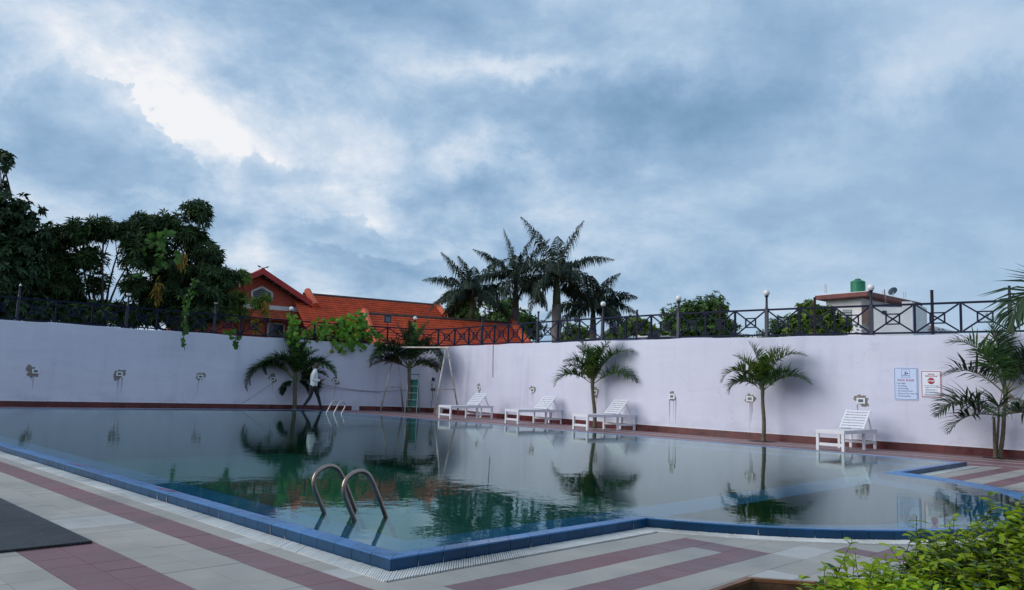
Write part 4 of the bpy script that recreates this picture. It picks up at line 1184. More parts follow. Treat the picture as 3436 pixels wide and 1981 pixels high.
def garden_palm(label, base, top, fronds, trunk_r, pairs, ll, lw, mats, extra=(), seed=1, stems=()):
    """fronds: (heading degrees, th0, th1, length, material index, lean)"""
    root = thing('garden_palm', label, 'palm', base, 0, 'young palms along the wall'); rs = random.Random(seed)
    b = Vector(base); tp = Vector(top) - b
    ringed_trunk([(0, 0, 0), tp*.4 + Vector((.02, .0, 0)), tp*.8, tp], trunk_r, trunk_r*.72).build('trunk', M['palm_bark'], root, smooth=True)
    for q, r in stems: ringed_trunk([Vector(q[0]) - b, (Vector(q[0]).lerp(Vector(q[1]), .5)) - b, Vector(q[1]) - b], r, r*.7).build('stem', M['palm_bark'], root, smooth=True)
    pp = []
    for k in range(22): a = 2*PI*k/22; q = .24*(1 + rs.uniform(-.22, .22)); pp.append(Vector((q*math.cos(a)*1.3, q*math.sin(a), .0025)))
    MB().prism(pp, (0, 0, .006)).build('soil_patch', M['soil'], root)
    MB().lathe([(trunk_r*.8, -.02), (trunk_r*.95, .08), (trunk_r*.75, .26), (trunk_r*.35, .42), (0, .43)], tp + Vector((0, 0, -.03)), 12).build('crownshaft', M['palm_green'], root, smooth=True)
    for f in fronds:
        hd, t0, t1, L_ = f[:4]; mi = f[4] if len(f) > 4 else 0; lean = f[5] if len(f) > 5 else 0.0; o = Vector(f[6]) - b if len(f) > 6 else tp + Vector((0, 0, .08))
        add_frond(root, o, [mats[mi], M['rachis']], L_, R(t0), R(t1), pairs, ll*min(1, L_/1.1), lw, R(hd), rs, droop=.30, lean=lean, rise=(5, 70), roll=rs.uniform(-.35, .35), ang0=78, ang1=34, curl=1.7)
    return root
MP = [M['leaf_palm'], M['leaf_palm_sun'], M['leaf_palm_dry'], M['leaf_dark']]
b4 = Vector((6.20, 19.46, 0)); t4 = at(2559, 1325, 19.46)
garden_palm('slender single stemmed palm on the bare wall, left of the rightmost lounger', b4, t4,
    [(170, 4, 34, 1.24, 0), (182, 30, 168, 1.34, 1), (325, 12, 118, 1.58, 1), (324, 46, 138, 1.30, 0), (178, 48, 182, 1.04, 0), (335, 6, 50, 1.16, 1), (250, 12, 60, 0.79, 1),
     (160, 20, 70, 1.14, 1), (335, 30, 100, 0.94, 0), (270, 40, 140, 0.79, 0)], .050, 66, .46, .042, MP, seed=3)
b3 = at(1996, 1436, 23.55); b3.z = 0; t3 = at(1988, 1300, 23.55)
garden_palm('slender palm rising behind the third lounger', b3, t3,
    [(180, 16, 118, 1.24, 0), (180, 52, 170, 1.35, 0), (325, 24, 105, 1.79, 0), (324, 55, 140, 1.60, 0), (165, 4, 40, 1.35, 0), (335, 8, 48, 1.26, 1), (190, 6, 55, 1.24, 0),
     (324, 8, 60, 1.60, 0), (170, 30, 110, 1.08, 0), (265, 20, 90, 0.76, 1)], .060, 62, .48, .046, MP, seed=5)
b1 = at(987, 1378, 29.2); b1.z = 0; t1 = at(990, 1282, 29.2)
garden_palm('largest garden palm with arching fronds, directly behind the walking man', b1, t1,
    [(205, 8, 46, 1.9, 0), (10, 6, 40, 1.9, 0), (150, 4, 26, 1.8, 3), (217, 50, 204, 2.49, 3), (214, 44, 198, 2.28, 0), (216, 12, 222, 2.06, 0), (212, 16, 205, 1.86, 3), (150, 2, 22, 1.48, 0), (30, 4, 32, 1.52, 0), (130, 6, 30, 1.33, 3), (0, 36, 172, 1.92, 0), (4, 28, 165, 1.78, 3), (8, 56, 130, 1.26, 3),
     (14, 80, 190, 1.11, 3), (20, 74, 182, 1.04, 0), (30, 112, 178, 0.74, 3), (226, 118, 178, 0.76, 3), (15, 14, 70, 1.41, 0)], .075, 84, .46, .050, MP, seed=8)
b2 = at(1374, 1381, 30.75); b2.z = 0; t2 = at(1373, 1246, 30.75)
garden_palm('dark palm in the wall corner behind the swing frame and stepladder', b2, t2,
    [(205, 58, 126, 1.80, 3), (207, 64, 135, 1.70, 2), (215, 36, 186, 2.23, 3), (210, 30, 178, 2.12, 3), (203, 22, 95, 1.70, 3), (120, 2, 18, 1.90, 3), (345, 10, 40, 2.00, 0), (190, 8, 40, 1.91, 3), (320, 36, 186, 2.46, 3), (324, 30, 178, 2.35, 3), (325, 66, 132, 1.68, 2), (320, 60, 150, 1.68, 3),
     (330, 20, 90, 1.79, 3)], .08, 80, .46, .050, MP, seed=9)
b5 = Vector((10.03, 16.40, 0)); t5 = at(3374, 1338, 16.4)
lo5 = tuple(at(3350, 1395, 16.3))
garden_palm('bushy multi stemmed palm at the right edge beside the notice boards', b5, t5,
    [(178, 4, 26, 1.68, 3), (180, 14, 112, 1.79, 0), (182, 46, 128, 1.51, 3), (186, 58, 150, 1.51, 3, 0, lo5), (192, 84, 148, 1.29, 3, 0, lo5), (240, 60, 140, 1.12, 3, 0, lo5), (324, 16, 110, 1.79, 3), (324, 50, 130, 1.66, 3),
     (324, 75, 140, 1.53, 3, 0, lo5), (90, 5, 30, 1.46, 3), (335, 30, 90, 1.41, 0), (300, 70, 150, 1.12, 3, 0, lo5), (200, 20, 80, 1.23, 0), (150, 60, 150, 1.23, 3, 0, lo5)], .045, 36, .58, .046, MP, seed=12,
    stems=[((tuple(b5 + Vector((-.12, -.05, 0))), tuple(at(3335, 1400, 16.3))), .036), ((tuple(b5 + Vector((-.05, .04, 0))), tuple(at(3352, 1390, 16.4))), .032)])
# the palm whose frond hangs in from the right; its trunk stands just outside the picture
b6 = Vector((7.35, 9.85, 0)); t6 = at(3690, 1045, 9.85)
r6 = thing('tall_palm', 'palm frond hanging into the picture at the right edge over the railing', 'palm', b6); rs6 = random.Random(4)
ringed_trunk([(0, 0, 0), (t6 - b6)*.5 + Vector((.05, 0, 0)), t6 - b6], .09, .065).build('trunk', M['palm_bark'], r6, smooth=True)
for hd, a0, a1, L_ in ((174, 44, 184, 1.42), (30, 30, 120, 1.6), (0, 40, 130, 1.7), (300, 40, 130, 1.5), (340, 5, 60, 1.5)):
    add_frond(r6, t6 - b6, [M['leaf_dark'], M['rachis']], L_, R(a0), R(a1), 40, .62, .052, R(hd), rs6, droop=.3, rise=(-10, 45), roll=(.5 if hd == 174 else 0))

# --- royal palms behind the wall
def royal(label, px, py, Y, foot_px, fronds, seed, r=.21):
    top = at(px, py, Y); base = at(foot_px, 1200, Y); base.z = 0
    root = thing('royal_palm', label, 'palm', base, 0, 'royal palms behind the wall'); rs = random.Random(seed); tp = top - base
    shaft = tp*.78
    MB().tube(smooth_path([(0, 0, 0), shaft*.35 + Vector((.05, 0, 0)), shaft*.7, shaft]), [r*(1.15 - .25*abs(i/15 - .35)) for i in range(16)], 14).build('trunk', M['royal_bark'], root, smooth=True)
    MB().tube([shaft, shaft.lerp(tp, .3), shaft.lerp(tp, .7), tp + Vector((0, 0, .2))], [r*.92, r*.86, r*.66, r*.30], 12).build('crownshaft', M['palm_green'], root, smooth=True)
    for k in range(2): fronds = fronds + [(rs.uniform(0, 360), rs.uniform(30, 105), 0, rs.uniform(2.2, 2.9))]; fronds[-1] = (fronds[-1][0], fronds[-1][1], min(176, fronds[-1][1] + 75), fronds[-1][3])
    for hd, t0, t1, L_ in fronds:
        add_frond(root, tp + Vector((rs.uniform(-.06, .06), rs.uniform(-.06, .06), rs.uniform(-.1, .15))), [M['leaf_royal'], M['rachis']], L_, R(t0), R(t1), 92, .80, .064, R(hd), rs, droop=.95, start=.08, ang0=78, ang1=38, rise=(-12, 40), roll=rs.uniform(-.5, .5))
    return root
royal('tallest royal palm with a thick grey trunk showing through the railing', 1868, 925, 39.5, 1872,
      [(178, 22, 46, 3.6), (0, 16, 36, 3.1), (0, 52, 104, 3.0), (185, 60, 150, 2.9), (175, 95, 168, 3.0), (5, 80, 165, 3.0), (-10, 110, 172, 2.7), (270, 60, 150, 2.6), (90, 20, 60, 2.8), (240, 85, 165, 2.8), (300, 70, 155, 2.8), (200, 120, 175, 2.4), (60, 50, 110, 2.7), (130, 45, 110, 2.7)], 1, .23)
royal('second royal palm, rising behind the ridge of the orange tiled roof', 1731, 940, 43.0, 1730,
      [(180, 44, 74, 2.9), (170, 8, 24, 2.9), (0, 28, 50, 2.9), (185, 75, 140, 2.9), (178, 100, 170, 2.7), (0, 75, 150, 2.8), (10, 105, 172, 2.7), (270, 40, 130, 2.6), (250, 90, 165, 2.6), (300, 85, 165, 2.6), (90, 30, 80, 2.6), (130, 60, 120, 2.6), (330, 10, 40, 2.6)], 2, .21)
royal('leftmost royal palm of the group, in front of the roof end', 1586, 990, 42.5, 1580,
      [(180, 26, 52, 2.9), (182, 55, 108, 2.9), (178, 85, 160, 2.8), (175, 110, 172, 2.4), (0, 25, 70, 2.8), (0, 60, 135, 2.8), (5, 95, 168, 2.7), (270, 50, 140, 2.6), (240, 80, 160, 2.6), (310, 80, 160, 2.6), (90, 20, 70, 2.5), (60, 50, 110, 2.5), (200, 10, 40, 2.2)], 3, .20)
royal('lowest royal palm at the right end of the group', 1990, 1030, 41.0, 1994,
      [(0, 20, 60, 2.2), (0, 50, 110, 2.4), (3, 75, 130, 2.5), (0, 95, 165, 2.5), (180, 40, 110, 2.4), (180, 75, 150, 2.7), (178, 100, 170, 2.6), (270, 55, 150, 2.3), (240, 80, 165, 2.3), (310, 80, 165, 2.3), (90, 15, 60, 2.2), (130, 40, 100, 2.2), (30, 110, 172, 2.3)], 4, .18)

# --- broad leaved trees behind the wall on the left
gl = 'dark trees behind the left wall'
def base_at(px, Y): p = at(px, 1250, Y); return Vector((p.x, p.y, -.02))
tree('broadleaf_tree', 'dark round leaved tree cut by the left edge of the picture', base_at(20, 28),
     px_blobs([(30, 720, 100, 80), (-30, 800, 130, 150), (70, 800, 85, 90), (80, 890, 80, 90), (10, 960, 150, 110), (60, 1030, 130, 60), (8, 535, 55, 34, 0, .7), (-70, 620, 80, 70)], 28), 1300, 9, .27, .13, M['leaf_dark'], .2, group=gl, droop=.5, shell=2.0)
tree('mango_tree', 'dark mango tree with a loose low crown and bare forks showing sky', base_at(395, 30),
     px_blobs([(180, 800, 58, 42), (262, 782, 62, 40), (185, 880, 70, 52), (345, 770, 58, 36), (290, 865, 60, 40), (420, 775, 40, 36), (215, 960, 85, 52), (450, 860, 42, 50, 0, .6), (330, 950, 34, 40, 0, .35), (440, 950, 30, 36, 0, .4), (140, 930, 46, 46), (280, 1045, 150, 40), (120, 1035, 100, 46)], 30), 1700, 12, .32, .064, M['leaf_mango'], .17, .38, group=gl, shell=1.7)
tree('mango_tree', 'tallest mango tree, one lobe leaning right, overgrown by a bright vine', base_at(640, 31.5),
     px_blobs([(500, 755, 52, 42), (570, 752, 48, 40), (505, 840, 75, 55), (668, 706, 48, 38), (640, 800, 54, 50), (700, 860, 56, 46), (590, 910, 80, 64), (715, 930, 64, 54), (770, 935, 32, 36), (690, 1005, 95, 52), (560, 1010, 95, 56), (470, 960, 40, 40, 0, .6), (620, 1062, 130, 38), (430, 1055, 110, 38)], 31.5), 2500, 12, .32, .064, M['leaf_mango'], .19, .45, group=gl, shell=1.7)
tree('mango_tree', 'small light green mango branch hanging beside the brick gable', base_at(790, 33),
     px_blobs([(800, 1000, 34, 20), (860, 1018, 22, 14), (885, 1000, 14, 14), (760, 1020, 50, 26), (818, 925, 22, 20), (780, 1050, 60, 24)], 33), 190, 12, .30, .06, M['leaf_lime'], .07, .6, group=gl)
# trees farther off, to the right
gr = 'green trees beyond the wall on the right'
tree('far_tree', 'round green tree beyond the railing, left of the globe lamp against the sky', base_at(2350, 54),
     px_blobs([(2300, 1055, 62, 50), (2365, 1040, 66, 46), (2405, 1030, 46, 40), (2400, 1095, 75, 50), (2290, 1105, 65, 45), (2345, 1110, 80, 45), (2250, 1085, 40, 34), (2440, 1110, 40, 36)], 54), 1500, 8, .30, .14, M['leaf_green'], .25, group=gr, droop=.2, shell=1.7, twigs=False)
tree('far_tree', 'bushy yellow green tree in front of the white building', base_at(2740, 37),
     px_blobs([(2712, 1045, 44, 40), (2690, 1085, 52, 42), (2770, 1065, 52, 38), (2800, 1100, 55, 36), (2735, 1105, 60, 36), (2830, 1090, 26, 26), (2665, 1110, 36, 30)], 37), 1150, 8, .20, .09, M['leaf_lime'], .15, group=gr, droop=.25, shell=1.7, twigs=False)
tree('far_tree', 'small tree top between the lowest royal palm and the round green tree', base_at(2130, 60),
     px_blobs([(2130, 1085, 36, 22), (2105, 1105, 36, 22), (2160, 1100, 30, 22), (2185, 1115, 26, 16), (2200, 1120, 30, 14)], 60), 700, 8, .28, .13, M['leaf_lime'], .14, group=gr, droop=.2, twigs=False)
tree('far_tree', 'green tree behind the trunks of the second and leftmost royal palms', base_at(1650, 56),
     px_blobs([(1560, 1040, 50, 48), (1600, 1080, 60, 40), (1690, 1040, 56, 40), (1730, 1080, 70, 46), (1790, 1100, 40, 36), (1650, 1095, 80, 40), (1520, 1060, 40, 36)], 56), 1500, 8, .30, .14, M['leaf_green'], .22, group=gr, droop=.2, twigs=False)
tree('far_tree', 'low light green tree right of the tallest royal palm trunk', base_at(1930, 52),
     px_blobs([(1925, 1120, 36, 30), (1960, 1130, 36, 24), (2060, 1130, 40, 24), (1900, 1145, 40, 22)], 52), 700, 8, .26, .12, M['leaf_lime'], .12, group=gr, droop=.2, twigs=False)
tree('far_tree', 'thin bare looking tree left of the tree by the white building', base_at(2610, 58),
     px_blobs([(2610, 1100, 34, 34), (2640, 1120, 30, 24), (2490, 1138, 34, 16), (2570, 1128, 34, 16)], 58), 420, 6, .24, .11, M['leaf_green'], .12, group=gr, droop=.2, twigs=True)

# --- big leaved vine
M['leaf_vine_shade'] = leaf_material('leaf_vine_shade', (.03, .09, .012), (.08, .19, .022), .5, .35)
def vine_leaf_template():
    pts = []
    for i, (a, r) in enumerate(((-150, .42), (-105, .52), (-70, .36), (-38, .56), (-15, .52), (0, .62), (15, .52), (38, .56), (70, .36), (105, .52), (150, .42))):
        pts.append((r*math.cos(R(a)) + .12, r*math.sin(R(a)), -.10*abs(math.sin(R(a)))))
    return np.array([(0, 0, 0.0)] + pts)
VT = vine_leaf_template()
def vine_leaves(pts, face, size, tilt=.5, hang=.45):
    n = len(pts); f = nrm(np.array(face) + rng.normal(0, tilt, (n, 3)))
    down = np.array([[0, 0, -1.0]]) + rng.normal(0, hang, (n, 3)); x = nrm(down - f*np.sum(down*f, 1, keepdims=True)); y = np.cross(f, x)
    s = size*rng.uniform(.55, 1.15, (n, 1, 1))
    V_ = np.array(pts)[:, None] + (x[:, None]*VT[None, :, :1] + y[:, None]*VT[None, :, 1:2] + f[:, None]*VT[None, :, 2:3])*s
    k = len(VT); b = np.arange(n)[:, None, None]*k
    tri = np.array([(0, i, i + 1) for i in range(1, k - 1)] )
    return V_.reshape(-1, 3), (b + tri[None]).reshape(-1, 3)
def vine(label, centres, Y, size, face, mat, strands=(), jy=.25, name='vine'):
    """centres: (px, py, radius x, radius y, count)"""
    P_ = []
    for px, py, rx, ry, n in centres:
        for _ in range(n):
            a, r = rng.uniform(0, 6.28), math.sqrt(rng.random())
            yy = (Y(px) if callable(Y) else Y)
            P_.append(np.array(at(px + rx*r*math.cos(a), py + ry*r*math.sin(a), yy + rng.uniform(-jy, jy))))
    P_ = np.array(P_); base = Vector(P_[np.argmin(P_[:, 2])])
    root = thing(name, label, 'vine', base, 0, 'climbing vines')
    V_, F_ = vine_leaves(P_, face, size); mesh_np('leaves', V_ - np.array(base)[None], F_, mat, root)
    m_ = MB()
    for st in strands:
        m_.tube(smooth_path([at(x, y, Y(x) if callable(Y) else Y) for x, y in st]), .012, 5)
    if strands: m_.build('stems', M['stem'], root, origin=base)
    return root
def fence_depth(px):
    s = np.interp(px, [965, 1050, 1100, 1219, 1300], [15.45, 16.4, 17.0, 18.39, 19.4]); p = wat(float(s)); return p.y - .05
FACE_C = (.5, -.85, .15)
vine('mass of big bright leaves sprawling over the railing above the far grab rails', [(1080, 1095, 45, 26, 28), (1130, 1095, 55, 30, 57), (1180, 1092, 55, 40, 65), (1140, 1135, 70, 34, 49), (1220, 1120, 46, 44, 49), (1262, 1150, 32, 34, 28), (1210, 1070, 24, 28, 18), (1050, 1120, 36, 26, 18), (1150, 1160, 50, 22, 18), (1275, 1170, 18, 26, 12), (1115, 1172, 9, 9, 3), (1035, 1160, 10, 22, 5), (1200, 1165, 34, 14, 10)],
     fence_depth, .215, FACE_C, M['leaf_vine'], [[(990, 1110), (1040, 1120), (1100, 1110), (1180, 1100), (1260, 1150), (1275, 1185)], [(1100, 1110), (1115, 1140), (1115, 1175)]])
vine('leafy vine climbing the globe lamp in front of the brick gable', [(980, 1065, 18, 20, 14), (985, 1090, 20, 24, 18), (978, 1118, 20, 20, 14), (1000, 1115, 30, 20, 12), (990, 1140, 22, 24, 12)], lambda px: 29.0, .20, FACE_C, M['leaf_vine'], [[(982, 1150), (976, 1100), (984, 1050)]], jy=.15)
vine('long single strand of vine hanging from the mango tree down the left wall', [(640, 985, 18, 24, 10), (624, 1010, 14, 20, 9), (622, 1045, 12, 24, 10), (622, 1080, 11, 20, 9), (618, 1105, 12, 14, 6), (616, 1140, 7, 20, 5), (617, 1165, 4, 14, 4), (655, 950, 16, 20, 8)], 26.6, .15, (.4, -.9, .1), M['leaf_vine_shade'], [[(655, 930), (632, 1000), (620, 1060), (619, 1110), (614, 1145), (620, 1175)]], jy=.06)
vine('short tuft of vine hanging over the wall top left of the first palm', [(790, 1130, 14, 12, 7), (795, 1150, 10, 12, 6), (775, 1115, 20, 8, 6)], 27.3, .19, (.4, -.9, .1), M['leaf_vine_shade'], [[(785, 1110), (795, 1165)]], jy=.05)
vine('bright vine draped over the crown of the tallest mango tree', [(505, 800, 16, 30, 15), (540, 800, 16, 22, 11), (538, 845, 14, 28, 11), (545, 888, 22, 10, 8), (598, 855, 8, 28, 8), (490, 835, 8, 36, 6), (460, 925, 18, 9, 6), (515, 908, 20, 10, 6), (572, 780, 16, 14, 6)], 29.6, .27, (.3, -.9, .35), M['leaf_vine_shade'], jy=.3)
vine('yellow green creeper at the foot of the globe lamp above the stepladder', [(1391, 1092, 9, 12, 8), (1393, 1115, 12, 12, 8), (1387, 1135, 14, 10, 6)], 31.2, .17, FACE_C, M['leaf_vine'], jy=.08)
# yellowing leaf tufts in the mango tree by the house
def yellow():
    for px, py, lab in ((892, 1030, 'tuft of yellow leaves hanging in front of the white band of the brick house'), (860, 1085, 'tuft of yellow leaves hanging behind the railing left of the white framed window'), (610, 870, 'tuft of yellowing leaves in the vine on the tallest mango tree'), (530, 975, 'tuft of yellowing leaves above the railing below the mango tree')):
        Y = 32.4 if px > 700 else 29.8
        c = at(px, py, Y); n = 90
        pos = np.array(c)[None] + rng.normal(0, 1, (n, 3))*np.array([[.07, .07, .15]]); d = nrm(np.array([[0, 0, -1.0]]) + rng.normal(0, .35, (n, 3)))
        V_, F_ = leaf_faces(pos, d, nrm(rng.normal(0, 1, (n, 3)) + np.array([[0, -1, 0]])), np.full(n, .26), np.full(n, .055))
        o = mesh_np('leaf_tuft', V_ - np.array(c)[None], F_, M['leaf_yellow']); o.location = c; tag(o, lab, 'leaves', 'yellow leaf tufts')
yellow()

# --- the shrubs in the planter
def shrub(label, shoots, seed, leafmix):
    """shoots: (px, py, Y) tips of the taller shoots"""
    rs = random.Random(seed); base = Vector((sum(at(*s).x for s in shoots)/len(shoots), sum(at(*s).y for s in shoots)/len(shoots), .10))
    root = thing('shrub', label, 'shrub', base, 0, 'shrubs in the planter')
    VV, FF, MI = [], [], []; off = 0; st = MB()
    def leaves(pos, d, up, L_, W_, mi):
        nonlocal off
        # eight-sided leaf, folded along its midrib
        n = len(pos); side = nrm(np.cross(d, up)); u2 = np.cross(side, d); L2, W2 = L_[:, None], W_[:, None]
        prof = [(0, 0), (.22, .36), (.48, .5), (.75, .34), (1.0, 0)]
        pts = [pos + d*L2*t + u2*L2*(-.28*t*t) for t, _ in prof]
        rr = [pts[i] + side*W2*prof[i][1] + u2*W2*.16 for i in (1, 2, 3)]; ll = [pts[i] - side*W2*prof[i][1] + u2*W2*.16 for i in (1, 2, 3)]
        V_ = np.stack([pts[0], rr[0], rr[1], rr[2], pts[4], ll[2], ll[1], ll[0], pts[2]], 1).reshape(-1, 3)
        k = np.arange(n)[:, None]*9; t = np.array([[8, 0, 1], [8, 1, 2], [8, 2, 3], [8, 3, 4], [8, 4, 5], [8, 5, 6], [8, 6, 7], [8, 7, 0]])
        F_ = (k[:, None] + t[None]).reshape(-1, 3)
        VV.append(V_); FF.append(F_ + off); MI.append(np.repeat(mi, 8)); off += len(V_)
    for px, py, Y in shoots:
        tip = at(px, py, Y); r = Vector((rs.uniform(-.16, .16), rs.uniform(-.12, .12), 0)); foot = Vector((tip.x, tip.y, .12)).lerp(base, .35) + r
        foot.z = max(.1, tip.z - rs.uniform(.3, .5)); n = 9
        bend = Vector((rs.uniform(-.05, .05), rs.uniform(-.05, .05), 0))
        path = [foot.lerp(tip, i/n) + bend*math.sin(PI*i/n) for i in range(n + 1)]
        st.tube(path, [.004*(1 - .7*i/n) for i in range(n + 1)], 5)
        ln = (tip - foot).length; k = int(ln/.020)
        T = np.linspace(.06, 1.0, k); A = np.array([list(p) for p in path]); idx = T*n; i0 = np.clip(idx.astype(int), 0, n - 1); fr = (idx - i0)[:, None]
        pos = A[i0]*(1 - fr) + A[i0 + 1]*fr; tan = nrm(A[i0 + 1] - A[i0])
        for sgn in (0, 1):
            az = np.arange(k)*1.75 + sgn*PI + rs.uniform(0, 6.28) + rng.normal(0, .3, k)
            h = np.stack([np.cos(az), np.sin(az), np.zeros(k)], 1)
            d = nrm(h + tan*rng.uniform(.15, .8, (k, 1)) + rng.normal(0, .12, (k, 3)))
            up = nrm(np.array([[0, 0, 1.0]]) + rng.normal(0, .3, (k, 3)))
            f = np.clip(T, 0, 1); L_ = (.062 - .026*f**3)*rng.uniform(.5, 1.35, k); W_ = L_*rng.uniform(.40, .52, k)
            mi = np.where(rng.random(k) < np.clip((f - .35)*1.9, 0, 1)*leafmix, 0, 1)  # tips yellow-green; darker low leaves also put the inner shadow into the colour
            leaves(pos, d, up, L_, W_, mi)
    st.build('stems', M['stem'], root, origin=base)
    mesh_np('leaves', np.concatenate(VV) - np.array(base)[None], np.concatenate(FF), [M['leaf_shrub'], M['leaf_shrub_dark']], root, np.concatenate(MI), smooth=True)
rs = random.Random(21)
def fill(outl, n, y0, y1, jit=1.0):
    """shoot tips under an outline: list of (px, top py)"""
    xs = [p[0] for p in outl]; out = []
    for _ in range(n):
        px = rs.uniform(xs[0], xs[-1]); top = float(np.interp(px, xs, [p[1] for p in outl])); t = rs.random()**.8
        py = top + (2060 - top)*t + rs.uniform(0, 12); out.append((px, py, y1 + (y0 - y1)*t + rs.uniform(-.12, .12)))
    return out
shrub('bright yellow green shrub with upright leafy shoots, lower left part of the planting', 
      [(2860, 1812, 3.25), (2985, 1835, 3.3), (2830, 1870, 3.15), (2770, 1900, 3.1), (2690, 1945, 3.0), (3090, 1830, 3.3), (2930, 1890, 3.1), (2740, 1980, 2.9)] + fill([(2700, 1975), (2780, 1925), (2860, 1845), (2990, 1850), (3080, 1850), (3130, 1830)], 170, 2.75, 3.3), 1, 1.0)
shrub('tall dark and yellow green shrub filling the lower right corner', 
      [(3075, 1735, 3.5), (3130, 1790, 3.45), (3320, 1665, 3.6), (3340, 1690, 3.6), (3390, 1700, 3.5), (3430, 1672, 3.5), (3060, 1800, 3.4), (3200, 1735, 3.5), (3260, 1720, 3.5)] +
      fill([(3040, 1830), (3100, 1780), (3180, 1750), (3260, 1735), (3330, 1710), (3390, 1690), (3500, 1640)], 380, 2.75, 3.5), 2, .75)

# ------------------------------------------------------------------ buildings beyond the wall
def hit(px, py, p0, n):
    r = ray(px, py); o = Vector((0, 0, CAM_H)); n = Vector(n); return o + r*((Vector(p0) - o).dot(n)/r.dot(n))
M['brick'] = None
def brick():
    mt = bpy.data.materials.new('brick'); mt.use_nodes = True; nt = mt.node_tree; b = nt.nodes['Principled BSDF']; N = nt.nodes.new; L = nt.links.new
    tc = N('ShaderNodeTexCoord'); br = N('ShaderNodeTexBrick'); br.inputs['Scale'].default_value = 1.0
    mp = N('ShaderNodeMapping'); mp.inputs['Rotation'].default_value = (R(90), 0, 0); L(tc.outputs['Object'], mp.inputs[0]); L(mp.outputs[0], br.inputs[0])
    br.inputs['Brick Width'].default_value = .24; br.inputs['Row Height'].default_value = .085; br.inputs['Mortar Size'].default_value = .008
    br.inputs['Color1'].default_value = (.62, .115, .062, 1); br.inputs['Color2'].default_value = (.50, .092, .052, 1); br.inputs['Mortar'].default_value = (.26, .11, .085, 1)
    L(br.outputs['Color'], b.inputs['Base Color']); b.inputs['Roughness'].default_value = .85
    bp = N('ShaderNodeBump'); bp.inputs['Strength'].default_value = .4; bp.inputs['Distance'].default_value = .01; bp.invert = True; L(br.outputs['Fac'], bp.inputs['Height']); L(bp.outputs[0], b.inputs['Normal'])
    return mt
M['brick'] = brick()
M['roof_tile'] = material('roof_tile', (.76, .118, .034), .7, .3, 2.2, .3, 20, col2=(.42, .066, .026))
M['roof_old'] = material('roof_old', (.60, .10, .03), .8, .4, 3.0, .3, 20, col2=(.14, .05, .03))
M['ridge'] = material('ridge', (.08, .06, .055), .9, .4, 5.0)
M['verge'] = material('verge', (.55, .10, .036), .75, .25, 4.0)
M['red_edge'] = material('red_edge', (.40, .030, .026), .6, .25, 4.0)
M['soffit'] = material('soffit', (.11, .075, .07), .8, .2, 4.0)
M['trim'] = material('trim', (.68, .68, .70), .6, .06, 6.0)
M['dark_glass'] = material('dark_glass', (.015, .018, .025), .15, .2, 6.0)
M['paint_white'] = material('paint_white', (.78, .78, .80), .8, .10, 1.2, .2, 20)
M['slab_red'] = material('slab_red', (.17, .055, .05), .7, .25, 2.0)
M['tank_green'] = material('tank_green', (.010, .17, .085), .45, .12, 6.0)
M['tank_black'] = material('tank_black', (.012, .012, .014), .5, .2, 6.0)
e1 = Vector((math.cos(R(30)), math.sin(R(30)), 0)); e2 = Vector((-e1.y, e1.x, 0)); ZU = Vector((0, 0, 1))

def tiled_slope(name, ridge0, ridge1, down, mat, parent, origin, course=.30, wave=.26):
    """a slope of clay tiles: stepped courses of rounded tiles, ridge0 to ridge1, falling along the vector down"""
    n = max(2, int(down.length/course)); L_ = (ridge1 - ridge0).length; k = max(2, int(L_/wave)); ax = (ridge1 - ridge0)/k
    nr = (ridge1 - ridge0).cross(down).normalized()
    if nr.z < 0: nr = -nr
    VV = []; FF = []; rs = np.random.default_rng(5); m = k*3 + 1
    for i in range(n):
        a, b = i/n, (i + 1.12)/n; lift0, lift1 = .004, .10
        for t, lf in ((a, lift0), (b, lift1), (b, lift1 - .09)):
            for j in range(m):
                h = (0.0, .010, .010)[j % 3]; jt = .008*rs.standard_normal()
                VV.append(ridge0 + ax*(j/3) + down*(t + jt*.2/n) + nr*(lf + h + jt*.4))
        o = i*3*m
        for r in range(2):
            for j in range(m - 1): FF.append((o + r*m + j, o + r*m + j + 1, o + (r+1)*m + j + 1, o + (r+1)*m + j))
    V_ = np.array([list(v - origin) for v in VV]); o = mesh_np(name, V_, np.array(FF), mat, parent)
    o['kind'] = 'stuff'; return o
def slab(pts, vec, name, mat, parent, origin): return MB().prism(pts, vec).build(name, mat, parent, origin=origin)

